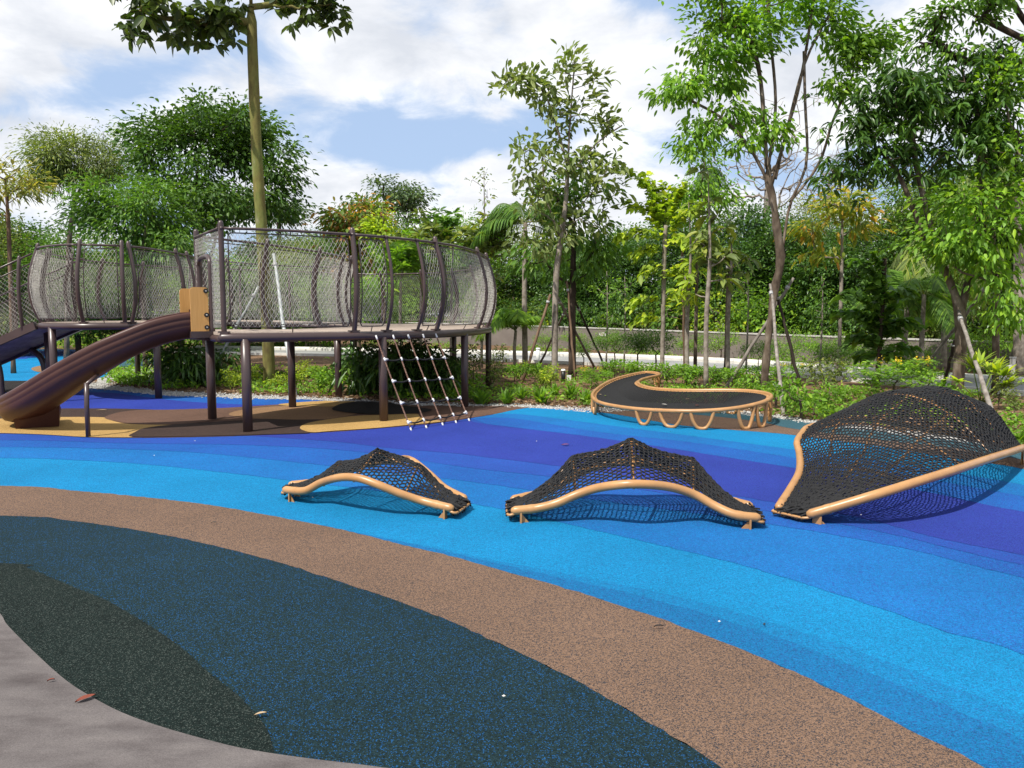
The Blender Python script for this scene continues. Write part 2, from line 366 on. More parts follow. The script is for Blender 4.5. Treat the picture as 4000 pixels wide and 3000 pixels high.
F_sage = leafmat('leaf_sage', [(0, (.10, .15, .045)), (.5, (.17, .22, .07)), (1, (.26, .30, .11))], .35)
F_big = leafmat('leaf_big_dark', [(0, (.032, .06, .014)), (.5, (.06, .095, .02)), (1, (.11, .15, .028))], .30, .4, .4)
F_litter = leafmat('leaf_litter', [(0, (.06, .035, .02)), (.4, (.16, .09, .05)), (.75, (.27, .17, .10)), (1, (.32, .25, .17))], .1, .8, .2)
F_flower = leafmat('flower_yellow', [(0, (.75, .45, .02)), (1, (.85, .62, .04))], .3)

# ------------------------------------------------------------------ ground and coloured rubber
def S(name, o): tag(o, kind='structure'); o.name = name; return o
g = MB(); xs = np.concatenate([[-700, -200, -80], np.arange(-40, 41, 4), [80, 200, 700]]); ys = np.concatenate([[-60, -20], np.arange(0, 81, 4), [160, 400, 900]])
GX, GY = np.meshgrid(xs, ys, indexing='ij')
g.sheet(np.stack([GX, GY, 0*GX], -1))
S('ground', g.build('ground', M_soil))

def tri_poly(name, pts, z, m):
    me = bpy.data.meshes.new(name); pts = [(float(p[0]), float(p[1]), z) for p in pts]
    import mathutils
    tri = mathutils.geometry.tessellate_polygon([[Vector(p) for p in pts]])
    fs = []
    for t in tri:
        a, b, c = (Vector(pts[i]) for i in t)
        fs.append(t if (b-a).cross(c-a).z > 0 else t[::-1])
    me.from_pydata(pts, [], fs); me.update(); me.materials.append(m)
    o = bpy.data.objects.new(name, me); col.objects.link(o); return S(name, o)
def smooth_px(l, n=6): return catmull(np.array(l, float), n)
RG = np.random.default_rng(99)
def ragged(pts, step=.05, amp=.0045):
    c = Curve(np.array(pts), smooth=False); n = int(min(1500, max(len(pts), c.L/step))); q = c.resample(n); q[1:-1, :2] += RG.normal(0, amp, (n-2, 2)); return list(q)
def zone(name, top, bot, z, m, n=6):
    pt = ragged([P(*q) for q in smooth_px(top, n)]); pb = ragged([P(*q) for q in smooth_px(bot, n)])
    return tri_poly(name, pt + pb[::-1], z, m)
def blob(name, l, z, m, n=6): return tri_poly(name, [P(*q) for q in catmull(np.array(l, float), n, True)], z, m)

U = [(-1400,1688),(0,1697),(331,1712),(529,1714),(772,1711),(1047,1703),(1308,1691),(1580,1669),(1735,1653),(1840,1636),(1936,1620),(2010,1604),(2065,1596),(2319,1611),(2430,1625),(2672,1666),(3002,1693),(3107,1704),(3450,1750),(3919,1822),(4000,1836),(5600,2140)]
BB = [(-1400,1885),(0,1902),(271,1920),(551,1946),(827,1979),(1103,2028),(1231,2053),(1400,2090),(1561,2131),(1800,2190),(2003,2247),(2140,2286),(2306,2335),(2462,2386),(2600,2431),(2984,2582),(3255,2707),(3526,2848),(3830,3000),(4600,3420)]
TB = [(-1400,2010),(0,2021),(271,2040),(542,2079),(814,2133),(1085,2204),(1266,2261),(1447,2320),(1646,2392),(1800,2456),(2017,2556),(2234,2660),(2531,2835),(2803,3000),(3300,3380)]
GB = [(-1400,2150),(0,2208),(108,2230),(260,2292),(407,2352),(505,2406),(618,2477),(727,2558),(814,2639),(911,2715),(1004,2808),(1047,2873),(1063,2921),(1072,2985),(1074,3100)]
CB = [(-700,1960),(-330,2130),(-120,2270),(0,2409),(33,2460),(146,2574),(255,2672),(353,2737),(477,2802),(624,2856),(814,2911),(976,2949),(1200,2983),(1500,3020),(2200,3120),(3200,3420)]
LB = [(-1400,1775),(0,1791),(276,1799),(551,1815),(827,1843),(1103,1876),(1826,1968),(2250,2058),(2710,2165),(2964,2231),(3350,2352),(3703,2474),(4000,2562),(5200,3000)]
LA = [(-1400,1738),(0,1749),(400,1755),(772,1771),(1213,1815),(1837,1885),(2400,1968),(2900,2035),(3516,2143),(4000,2264),(5400,2600)]
LA2 = [(-1400,1712),(0,1722),(500,1735),(977,1742),(1400,1768),(1837,1832),(2300,1885),(2900,1985),(3450,2085),(4000,2215),(5400,2500)]
PL = [(985,1706),(1098,1714),(1341,1732),(1517,1754),(1782,1776),(1900,1790),(2187,1826),(2500,1875),(2848,1938),(3025,1968),(3372,2032),(3648,2104),(4000,2176),(5400,2440)]
PU = [(985,1705),(1308,1688),(1580,1666),(1735,1650),(1830,1646),(1900,1660),(2330,1713),(2628,1757),(2782,1782),(3107,1834),(3400,1885),(3648,1933),(3880,1983),(4000,2005),(5400,2240)]
UB1 = [(1840,1638),(2010,1638),(2341,1691),(2738,1737),(3113,1795),(3450,1845),(4000,1945),(5400,2200)]
UB2 = [(1920,1624),(2040,1622),(2380,1665),(2738,1712),(3113,1762),(3450,1808),(4000,1900),(5400,2170)]
zone('rubber_ground_light_blue', U, BB, .006, R_light)
zone('rubber_ground_mid_blue', U, LB, .008, R_mid)
zone('rubber_ground_deep_blue', U, LA, .010, R_deep)
zone('rubber_ground_strong_blue', U[:14]+[(2300,1690),(3113,1800),(5400,2200)], LA2, .012, R_dark2)
zone('rubber_ground_violet', PU, PL, .014, R_purple)
zone('rubber_ground_upper_blue', UB1, PU[5:], .014, R_deep)
zone('rubber_ground_upper_mid_blue', UB2, UB1, .014, R_mid)
zone('rubber_ground_upper_light_blue', U[10:], UB2, .014, R_light)
E1 = [(1250,2054),(1450,2094),(1700,2142),(1900,2186),(2200,2244),(2600,2325),(3000,2432),(3400,2565),(3800,2722),(4000,2802),(4600,3050)]
bbx = np.array(BB, float)
def below(e, f): return [(x, y+(np.interp(x, bbx[:, 0], bbx[:, 1])-y)*f) for x, y in e]
zone('rubber_ground_blue_edge', below(E1, 0), [q for q in BB if q[0] > 1240], .008, R_soft1)
zone('rubber_ground_blue_rim', below(E1, .33), [q for q in BB if q[0] > 1240], .010, R_soft2)
# brown sweep, teal and dark green in front
zone('rubber_ground_brown_sweep', BB, TB, .012, R_brown)
zone('rubber_ground_teal', TB, [(-1400,2300),(-400,2330),(300,2700),(800,2960),(1100,3080),(2000,3180),(3300,3500)], .014, R_teal)
pg = [P(*q) for q in smooth_px(GB, 6)]; pc = [P(*q) for q in smooth_px(CB, 6)]
tri_poly('rubber_ground_dark_green', pg + [P(-700, 2600), P(-1400, 2400)][:0] + [P(1074,3300), P(600,3300), P(-900,2700), P(-1400,2350)], .017, R_green)
tri_poly('concrete_path', pc + [(3.0, 1.0), (3.0, -3), (-9, -3), (-9, 4.0)], .021, M_concrete)
# around and under the platform
GLt = [(-1400,1641),(0,1640),(225,1604),(311,1599),(550,1605),(809,1599),(939,1593),(1088,1583),(1250,1571),(1417,1573),(1525,1580),(1670,1586),(1844,1587),(2000,1589),(2066,1595)]
zone('rubber_ground_red_brown', GLt, U[:13], .016, R_red, 5)
zone('rubber_ground_charcoal_strip', [(-900,1600),(0,1600),(311,1599),(470,1600),(600,1604)], [(-900,1645),(0,1643),(250,1639),(430,1638),(600,1612)], .018, R_choc)
zone('rubber_ground_back_violet', [(-900,1534),(0,1534),(398,1535),(550,1550),(683,1566),(835,1577),(980,1583),(1088,1582)], [(-900,1600),(0,1600),(311,1599),(550,1605),(809,1599),(939,1593),(1000,1589),(1088,1583)], .010, R_purple)
zone('rubber_ground_back_blue', [(240,1515),(398,1521),(550,1536),(645,1545),(809,1551),(1025,1558),(1196,1562),(1262,1566)], [(240,1545),(398,1545),(550,1560),(683,1575),(835,1586),(980,1590),(1088,1583),(1262,1571)], .008, R_deep)
zone('rubber_ground_far_charcoal', [(-900,1489),(0,1489),(140,1492),(240,1510)], [(-900,1534),(0,1533),(140,1536),(240,1538)], .012, R_black)
zone('rubber_ground_far_blue', [(-900,1380),(0,1378),(125,1366),(320,1368),(420,1378)], [(-900,1489),(0,1489),(140,1492),(260,1500),(420,1470)], .008, R_light)
zone('rubber_ground_far_violet', [(-900,1386),(0,1386),(125,1373),(320,1369),(420,1378)], [(-900,1408),(0,1405),(125,1398),(320,1388),(420,1384)], .010, R_dark2)
zone('rubber_ground_far_brown', [(-900,1360),(0,1362),(140,1364)], [(-900,1384),(0,1382),(140,1366)], .012, R_sand)
blob('rubber_ground_far_patch', [(122,1441),(150,1431),(190,1428),(240,1434),(240,1452),(180,1456),(140,1452)], .012, R_sand)
tri_poly('rubber_ground_yellow', [P(*q) for q in smooth_px([(-900,1642),(0,1640),(231,1634),(409,1635),(430,1645),(470,1656),(524,1662),(600,1664),(677,1664)])] + [P(*q) for q in smooth_px([(677,1667),(600,1675),(553,1682),(528,1695),(517,1713)])] + [P(*q) for q in smooth_px([(517,1714),(331,1712),(0,1697),(-900,1690)])], .020, R_tan)
blob('rubber_ground_mauve_patch', [(409,1638),(430,1625),(480,1613),(560,1606),(700,1606),(820,1612),(880,1630),(820,1650),(700,1662),(600,1664),(520,1661),(450,1650)], .022, R_red)
blob('rubber_ground_sand_patch', [(895,1624),(920,1610),(1000,1598),(1100,1590),(1260,1586),(1400,1590),(1420,1610),(1330,1634),(1200,1645),(1050,1642),(950,1634)], .018, R_sand)
blob('rubber_ground_dark_patch', [(515,1712),(528,1694),(560,1680),(640,1668),(800,1656),(939,1648),(1025,1642),(1151,1645),(1262,1645),(1240,1660),(1190,1672),(1210,1696),(1150,1700),(1047,1703),(900,1707),(700,1711)], .024, R_choc)
blob('rubber_ground_yellow_patch', [(1172,1676),(1199,1660),(1270,1646),(1381,1631),(1482,1627),(1600,1623),(1634,1625),(1640,1635),(1670,1646),(1730,1652),(1580,1668),(1450,1680),(1300,1690),(1225,1696),(1185,1688)], .026, R_tan)
blob('rubber_ground_charcoal_patch', [(1299,1606),(1310,1592),(1345,1580),(1417,1573),(1518,1577),(1562,1589),(1634,1597),(1688,1607),(1634,1619),(1525,1625),(1417,1622),(1345,1616)], .028, R_black)
blob('rubber_ground_yellow_back_patch', [(1088,1584),(1150,1577),(1250,1571),(1340,1571),(1390,1573),(1340,1580),(1300,1592),(1229,1592),(1130,1590)], .022, R_tan)
# strips beyond the hammock
zone('rubber_ground_edge_brown', [(2320,1606),(2430,1606),(2620,1614),(2878,1639),(3013,1660),(3104,1678),(3450,1722),(3944,1790),(5400,2080)], [(2320,1611),(2430,1626),(2672,1667),(3002,1694),(3107,1705),(3450,1751),(3919,1823),(4000,1838),(5400,2120)], .016, R_brown)
zone('rubber_ground_edge_teal', [(2470,1603),(2652,1601),(3004,1633),(3194,1660),(3600,1712),(4000,1765),(5400,2020)], [(2470,1606),(2620,1615),(2878,1640),(3013,1661),(3104,1680),(3450,1724),(3944,1792),(5400,2084)], .018, R_slate)
# white gravel borders
GR = [([(240,1480),(398,1500),(550,1518),(645,1528),(809,1536),(1025,1546),(1196,1552),(1417,1564),(1670,1577),(2000,1582),(2319,1596),(2470,1594),(2652,1590),(3004,1621),(3194,1645),(3600,1694),(4000,1745),(5400,1980)],
       [(240,1519),(398,1523),(550,1538),(645,1547),(809,1553),(1025,1560),(1196,1564),(1417,1575),(1670,1588),(2000,1591),(2319,1613),(2470,1606),(2652,1603),(3004,1635),(3194,1662),(3600,1714),(4000,1767),(5400,2024)])]
for t, b in GR: zone('gravel_border', t, b, .005, M_gravel)
zone('gravel_patch', [(380,1478),(480,1452),(560,1430),(700,1416),(760,1420)], [(380,1505),(470,1500),(560,1480),(700,1440),(760,1424)], .006, M_gravel)
zone('slate_path', [(430,1408),(520,1396),(640,1390)], [(430,1440),(520,1436),(640,1410)], .005, R_slate)

# loose white stones on the gravel
rng = np.random.default_rng(5)
mb = MB(); oc = np.array([(1,0,0),(-1,0,0),(0,1,0),(0,-1,0),(0,0,1),(0,0,-1)], float); of = np.array([(0,2,4),(2,1,4),(1,3,4),(3,0,4),(2,0,5),(1,2,5),(3,1,5),(0,3,5)])
tp = smooth_px(GR[0][0]); bp_ = smooth_px(GR[0][1])
for k in range(5200):
    x = rng.uniform(250, 4100); t = np.interp(x, tp[:, 0], tp[:, 1]); b = np.interp(x, bp_[:, 0], bp_[:, 1])
    y = rng.uniform(t-3, b+(1 if rng.random() < .9 else 4)); p = P(x, y); s = rng.uniform(.012, .03)
    mb.add(oc*s*rng.uniform(.6, 1.2, (6, 1)) * np.array([1, 1, .7]) + p + np.array([0, 0, .012]), of, 0, False)
tag(mb.build('gravel_stones', M_gravel), 'loose white stones along the planting bed edge', 'gravel', kind='stuff')

# road, kerbs and wall behind the bed
road_n = Curve([(13.5,11.6,0),(10.4,15.0,0),(6.2,21.6,0),(2.2,24.8,0),(-.5,26.6,0),(-6,29.5,0),(-14,32,0)])
kerb_f = Curve([(15.2,13.4,0),(11.3,17.8,0),(7.1,25.0,0),(3.0,28.6,0),(-1.0,31.0,0),(-7,33.6,0),(-15,36,0)])
wall_c = Curve([(16.8,18.0,.84),(13.7,21.5,.87),(10.6,25.4,.91),(8.2,29.0,.95),(4.2,34.6,1.02),(-1.3,41.0,1.12),(-8,47,1.2)])
rn, kf = road_n.resample(60), kerb_f.resample(60)
mb = MB(); G = np.stack([rn, kf], 1); G[..., 2] = .02; mb.sheet(G[:, ::-1]); S('road', mb.build('road', M_road))
def kerb(curve, name, wdt, h, side):
    root = None; pieces = int(curve.L/1.0); me = None
    q = curve.resample(pieces+1); holder = bpy.data.objects.new(name, None); col.objects.link(holder); tag(holder, kind='structure')
    for i in range(pieces):
        a, b = q[i], q[i+1]; t = (b-a)/np.linalg.norm(b-a); nrm = np.array([-t[1], t[0], 0])*side
        m_ = MB(); L_ = np.linalg.norm(b-a); c = (a+b)/2 + nrm*wdt/2; c[2] = h/2
        ex = t*(L_/2-.006); ez = np.array([0, 0, h/2]); ey = nrm*wdt/2
        bev = .025
        pr = [(-1,-1),(1,-1),(1,1-bev*2/h*2),(1-bev*2/wdt*2,1),(-1,1)]
        V = [c + sx*ex + (-yy)*ey + zz*ez for sx in (-1, 1) for yy, zz in pr]
        k = len(pr); F = [np.array([[j, (j+1) % k, k+(j+1) % k, k+j] for j in range(k)]), np.array([list(range(k))[::-1]]), np.array([list(range(k, 2*k))])]
        m_.add(V, F, 0, False); m_.build('kerb_stone', M_kerb, holder)
kerb(kerb_f, 'far_kerb', .55, .16, -1)
kerb(road_n, 'near_kerb', .16, .10, 1)
wl = empty('boundary_wall', tuple(wall_c.at(wall_c.L*.4)*np.array([1, 1, 0])), 'long low grey rendered wall behind the road with pale coping', 'wall')
q = wall_c.resample(90); t = wall_c.tan(np.linspace(0, wall_c.L, 90)); nr = np.stack([-t[:, 1], t[:, 0], 0*t[:, 0]], 1); nr /= np.linalg.norm(nr, axis=1, keepdims=True)
def wallpiece(w0, w1, z0, z1):
    prof = [(w0, z0), (w0, z1), (w1, z1), (w1, z0)]; G = []
    for ww, zz in prof:
        p = q.copy(); p[:, :2] += nr[:, :2]*ww; p[:, 2] = q[:, 2]*zz[0]+zz[1]; G.append(p)
    m_ = MB(); m_.sheet(np.stack(G+[G[0]], 0)); 
    for f in m_.F: pass
    m_.F = [(f, mm, False) for f, mm, _ in m_.F]
    return m_
part(wallpiece(-.09, .09, (0, -.1), (1, -.05)), 'wall_panel', M_wall, wl)
part(wallpiece(-.115, .115, (1, -.048), (1, 0)), 'coping', M_cope, wl)
# little notice on the wall
c = wall_c; best = min(np.linspace(0, c.L, 800), key=lambda s: abs(topx(c.at(s))[0]-2360)); pw = c.at(best); tt = c.tan(np.array([best]))[0]; tt[2] = 0; tt /= np.linalg.norm(tt)
nn_ = np.array([tt[1], -tt[0], 0]); nn_ = nn_ if nn_[1] < 0 else -nn_
sgn = empty('wall_sign', (pw[0], pw[1], pw[2]*.72), 'small white notice with red lines fixed on grey wall', 'sign')
m_ = MB(); cc = np.array([pw[0], pw[1], pw[2]*.72]) + nn_*.105; m_.obox(cc, tt*.20, nn_*.01, np.array([0, 0, .075])); part(m_, 'board', M_white, sgn)
for k in range(3):
    m_ = MB(); m_.obox(cc+nn_*.013+np.array([0, 0, .04-.04*k]), tt*(.16-.03*k), nn_*.002, np.array([0, 0, .008])); part(m_, 'text_line', M_ink, sgn)

# ------------------------------------------------------------------ play platform
DZ = lambda x: 1.36 + .10*np.clip((-3.9-np.asarray(x))/3.0, 0, 1)**1.0
O2 = [(-3.86,10.26),(-3.35,10.42),(-2.7,10.78),(-1.95,11.35),(-1.25,12.25),(-.80,13.3),(-.55,14.9),(-.5,16.7),(-.85,18.8),(-1.6,20.5),(-3.0,21.6),(-5,21.9),(-7.2,21.4),(-9,20),(-9.7,18),(-9.5,16.2),(-8.98,14.7),(-8.4,14.05),(-7.7,13.75),(-7.0,14.0)]
I2 = [(-4.7,11.5),(-4.37,12.1),(-4.0,12.65),(-3.55,13.9),(-3.35,15.3),(-3.5,17.2),(-4.2,18.6),(-5.4,19.0),(-6.4,18.4),(-6.8,17),(-6.72,15.6),(-6.78,14.6),(-7.0,14.0)]
OC = Curve([(x, y, 0) for x, y in O2], 14); IC = Curve([(x, y, 0) for x, y in I2], 14)
plat = empty('play_platform', (-3.0, 13.0, 0), 'raised brown ring platform with wire mesh railings on round posts', 'platform')
nb = 190; fo = OC.resample(nb+1); fi = IC.resample(nb+1)
mb = MB()
for i in range(nb):
    a, b, c, d = fo[i].copy(), fo[i+1].copy(), fi[i+1].copy(), fi[i].copy()
    g_ = .035
    a, b = a+(b-a)*g_, b-(b-a)*g_; d, c = d+(c-d)*g_, c-(c-d)*g_
    top = []; bot = []
    for p in (a, b, c, d):
        z = float(DZ(p[0])) + (0.0015 if i % 2 else 0); top.append((p[0], p[1], z)); bot.append((p[0], p[1], z-.04))
    V = top+bot
    A, B, D = np.array(top[0]), np.array(top[1]), np.array(top[3])
    mb.add(V, np.array([(3,2,1,0),(4,5,6,7),(0,1,5,4),(1,2,6,5),(2,3,7,6),(3,0,4,7)]), 0, False)
dk = part(mb, 'deck_boards', M_deck, plat); tag(dk, kind='stuff')
def edge3(curve, dz, off=0.0, n=160, s0=0, s1=None):
    s = np.linspace(s0, curve.L if s1 is None else s1, n); p = curve.at(s); p[:, 2] = DZ(p[:, 0])+dz; return p
mb = MB(); mb.tube(edge3(OC, -.065, n=200), .062, 12, round_end=True); part(mb, 'edge_beam', M_metal, plat)
mb = MB(); mb.tube(edge3(IC, -.065, n=160), .055, 10, round_end=True); part(mb, 'edge_beam', M_metal, plat)
e0, e1 = np.array([-4.7, 11.5, 0]), np.array([-3.86, 10.26, 0])
mb = MB(); a = e0.copy(); b = e1.copy(); a[2] = DZ(a[0])-.09; b[2] = DZ(b[0])-.09; mb.tube(np.linspace(a, b, 6), .045, 10); part(mb, 'edge_beam', M_metal, plat)
# joists below the deck
for s in np.linspace(.06, .94, 9):
    a = OC.at(s*OC.L); b = IC.at(s*IC.L); m_ = MB(); a[2] = float(DZ(a[0]))-.09; b[2] = float(DZ(b[0]))-.09
    m_.tube([a, (a+b)/2, b], .035, 6); part(m_, 'joist', M_metal, plat)
sup = [P(961,1695), P(1497,1652), P(1823,1592), np.array([-.58,16.9,0]), np.array([-1.55,20.4,0]), P(830,1642), P(1211,1597), P(1348,1553), P(615,1557),
       np.array([-9.25,19.2,0]), np.array([-8.35,14.1,0]), np.array([-9.05,15.3,0]), np.array([-4.3,18.6,0]), np.array([-4.6,21.7,0]), np.array([-6.4,18.5,0]), np.array([-7.3,21.2,0])]
for k, p in enumerate(sup):
    # each post stands right under the nearest beam
    best = min(((np.linalg.norm((c.at(s)-p)[:2]), c, s) for c in (OC, IC) for s in np.linspace(0, c.L, 300)), key=lambda v: v[0])
    if best[0] < .8 and k != 5: pb = best[1].at(best[2]); pb = np.array([pb[0], pb[1], 0])
    else: pb = p.copy()
    zt = float(DZ(pb[0]))-.085
    m_ = MB(); m_.tube([(pb[0], pb[1], -.05), (pb[0], pb[1], zt*.5), (pb[0], pb[1], zt)], .064, 16); part(m_, 'support_post', M_metal, plat)

def out_normal(curve, s, sign):
    t = curve.tan(np.array([s]))[0]; n = np.array([t[1], -t[0], 0])*sign; return n/np.linalg.norm(n)
RH, BULGE = 1.40, .17
def rail_point(curve, s, v, sign, bulge=BULGE):
    """point of the bowed railing surface: s along the edge, v from 0 at the deck to 1 at the top"""
    s = np.atleast_1d(s); v = np.atleast_1d(v); p = curve.at(s); t = curve.tan(s)
    n = np.stack([t[:, 1], -t[:, 0], 0*t[:, 0]], 1)*sign; n /= np.linalg.norm(n, axis=1, keepdims=True)
    bw = bulge*np.sin(np.clip(v, 0, 1)**.9*math.pi)**.9 - .02
    z = DZ(p[:, 0]) + .0 + v*RH
    r = p + n*bw[:, None]; r[:, 2] = z; return r
def rail_post(curve, s, sign, bulge, r=.036, top=1.03):
    v = np.linspace(-.03, top, 16); p = rail_point(curve, np.full(16, s), v, sign, bulge); p[-3:, :2] = p[-3:, :2]
    m_ = MB(); m_.tube(p, r, 12, round_end=True)
    c = p[0].copy(); c[2] = DZ(c[0])+.012; n = out_normal(curve, s, sign); t = np.array([-n[1], n[0], 0])
    m_.obox(c, t*.075, n*.05, np.array([0, 0, .008])); m_.obox(c-np.array([0, 0, .03]), t*.05, n*.056, np.array([0, 0, .028]))
    part(m_, 'rail_post', M_metal, plat)
def mesh_panel(curve, sa, sb, sign, ba, bb, root=None, gap=.085, vlo=.055, vhi=.945):
    L_ = abs(sb-sa)
    if L_ < .25: return
    g_ = gap if L_ > .5 else .06
    def pt(u, v):
        u = np.atleast_1d(u); v = np.atleast_1d(v)
        bl = ba+(bb-ba)*u; p = curve.at(sa+(sb-sa)*u); t = curve.tan(sa+(sb-sa)*u)
        n = np.stack([t[:, 1], -t[:, 0], 0*t[:, 0]], 1)*sign; n /= np.linalg.norm(n, axis=1, keepdims=True)
        bw = bl*np.sin(np.clip(v, 0, 1)**.9*math.pi)**.9 - .02
        r = p + n*bw[:, None]; r[:, 2] = DZ(p[:, 0])+v*RH; return r
    u0, u1 = g_/L_, 1-g_/L_
    # frame rod with rounded corners
    c = .03; fr = []
    fr += [(u0+c/L_, vlo)] + [(u, vlo) for u in np.linspace(u0+.1, u1-.1, 5)] + [(u1-c/L_, vlo), (u1, vlo+c)]
    fr += [(u1, v) for v in np.linspace(vlo+.1, vhi-.1, 9)] + [(u1, vhi-c), (u1-c/L_, vhi)]
    fr += [(u, vhi) for u in np.linspace(u1-.1, u0+.1, 5)] + [(u0+c/L_, vhi), (u0, vhi-c)]
    fr += [(u0, v) for v in np.linspace(vhi-.1, vlo+.1, 9)] + [(u0, vlo+c)]
    fr = np.array(fr); m_ = MB(); m_.tube(pt(fr[:, 0], fr[:, 1]), .009, 6, closed=True)
    for v in (.5,):
        for ua, ub in ((0, u0), (u1, 1)): m_.tube(pt(np.array([ua, ub]), np.array([v, v])), .008, 6)
    for u in (.5,):
        m_.tube(pt(np.array([u, u]), np.array([-.0, vlo])), .008, 6); m_.tube(pt(np.array([u, u]), np.array([vhi, .99])), .008, 6)
    part(m_, 'panel_frame', M_rod, plat)
    # woven steel wires crossing in diamonds
    nu = max(2, int(round((L_-2*g_)/.062))); nv = 2*int(round((vhi-vlo)*RH/.105))
    rr = np.random.default_rng(int(sa*977) % 9999)
    J = rr.normal(0, .0035, (nu*2+1, nv+1, 3))
    uu = u0+(u1-u0)*np.arange(2*nu+1)/(2*nu); vv = vlo+(vhi-vlo)*np.arange(nv+1)/nv
    UU, VV = np.meshgrid(uu, vv, indexing='ij'); Pn = pt(UU.ravel(), VV.ravel()).reshape(2*nu+1, nv+1, 3)+J
    A, B = [], []
    for i in range(2*nu+1):
        for j in range(nv):
            if (i+j) % 2 == 0:
                for di in (-1, 1):
                    if 0 <= i+di <= 2*nu: A.append(Pn[i, j]); B.append(Pn[i+di, j+1])
    m_ = MB(); m_.sticks(np.array(A), np.array(B), .0024, 3); part(m_, 'wire_mesh', M_wire, plat)
def s_at_px(curve, px, lo, hi, z=1.4):
    ss = np.linspace(lo*curve.L, hi*curve.L, 800); pts = curve.at(ss); pts[:, 2] = z
    return min(zip(ss, pts), key=lambda q_: abs(topx(q_[1])[0]-px))[0]
sO = [(0.02, 0.0, 'post'), (s_at_px(OC, 1385, 0, .25), .10, 'post'), (s_at_px(OC, 1514, 0, .25), .15, 'thin'), (s_at_px(OC, 1632, 0, .25), .17, 'thin'),
      (s_at_px(OC, 1706, 0, .25), BULGE, 'post'), (s_at_px(OC, 1868, 0, .3), BULGE, 'post')]
s = sO[-1][0]; 
sa1 = s_at_px(OC, 142, .8, .97); rest = np.linspace(s, sa1, 17)[1:-1]
sO += [(v, BULGE, 'post') for v in list(rest)+[sa1, s_at_px(OC, 200, .85, 1), s_at_px(OC, 326, .9, 1), OC.L-.03]]
for k, (s, bl, kind) in enumerate(sO): rail_post(OC, s, 1, bl, .036 if kind == 'post' else .024, 1.035 if kind == 'post' else .99)
for k in range(len(sO)-1):
    if k == 2: continue     # the opening above the climbing net
    (a, ba, _), (b, bb, _) = sO[k], sO[k+1]
    mesh_panel(OC, a, b, 1, ba, bb)
sI = [(0.02, .0)] + [(v, BULGE*.8) for v in np.concatenate([[s_at_px(IC, 1051, 0, .35), s_at_px(IC, 1253, 0, .35), s_at_px(IC, 1344, .1, .45)], np.linspace(IC.L*.34, IC.L*.80, 7), [s_at_px(IC, 743, .8, 1), s_at_px(IC, 700, .86, 1)], [IC.L-.12]])]
sI = sorted(sI)
for s, bl in sI: rail_post(IC, s, -1, bl)
for k in range(len(sI)-1): mesh_panel(IC, sI[k][0], sI[k+1][0], -1, sI[k][1], sI[k+1][1])
for curve, sign, sl in ((OC, 1, [v[0] for v in sO]), (IC, -1, [v[0] for v in sI])):
    for a, b in zip(sl[:-1], sl[1:]):
        n = max(4, int((b-a)/.12)); ss = np.linspace(a+.03, b-.03, n); p = curve.at(ss); p[:, 2] = DZ(p[:, 0])+RH*.985
        m_ = MB(); m_.tube(p, .019, 8); m_.tube(np.stack([p[0]-(p[1]-p[0])*.3, p[0]]), .026, 8); m_.tube(np.stack([p[-1], p[-1]+(p[-1]-p[-2])*.3]), .026, 8)
        part(m_, 'top_rail', M_metal, plat)
# entrance frame above the slide
ee = (e1-e0); EL = np.linalg.norm(ee); ex = ee/EL; en = np.array([ex[1], -ex[0], 0])
if en[0] > 0: en = -en
dz0 = 1.38
def ent(t, z, o=0.0): return e0 + ee*t + en*o + np.array([0, 0, z])
m_ = MB(); m_.tube([ent(.02, dz0+RH*.97), ent(.98, dz0+RH*.97)], .019, 8); part(m_, 'top_rail', M_metal, plat)
T0, T1, AH = .17, .63, 1.03
arch = [ent(T0, dz0-.05), ent(T0, dz0+.4), ent(T0, dz0+AH-.16), ent(T0+.02, dz0+AH-.06), ent(T0+.09, dz0+AH), ent((T0+T1)/2, dz0+AH+.01), ent(T1-.09, dz0+AH), ent(T1-.02, dz0+AH-.06), ent(T1, dz0+AH-.16), ent(T1, dz0+.4), ent(T1, dz0-.05)]
m_ = MB(); m_.tube(catmull(arch, 4), .036, 12); part(m_, 'entrance_arch', M_metal, plat)
A, B = [], []; nu, nv = 22, 26
pts = {}
for i in range(2*nu+1):
    for j in range(nv+1): pts[i, j] = (.03+.94*i/(2*nu), .04+(RH*.95-.04)*j/nv)
inside = lambda t, z: (T0-.03 < t < T1+.03) and z < AH+.05
for i in range(2*nu+1):
    for j in range(nv):
        if (i+j) % 2 == 0:
            for di in (-1, 1):
                if (i+di, j+1) in pts and not inside(*pts[i, j]) and not inside(*pts[i+di, j+1]):
                    A.append(ent(pts[i, j][0], dz0+pts[i, j][1])); B.append(ent(pts[i+di, j+1][0], dz0+pts[i+di, j+1][1]))
m_ = MB(); m_.sticks(np.array(A), np.array(B), .0024, 3); part(m_, 'wire_mesh', M_wire, plat)

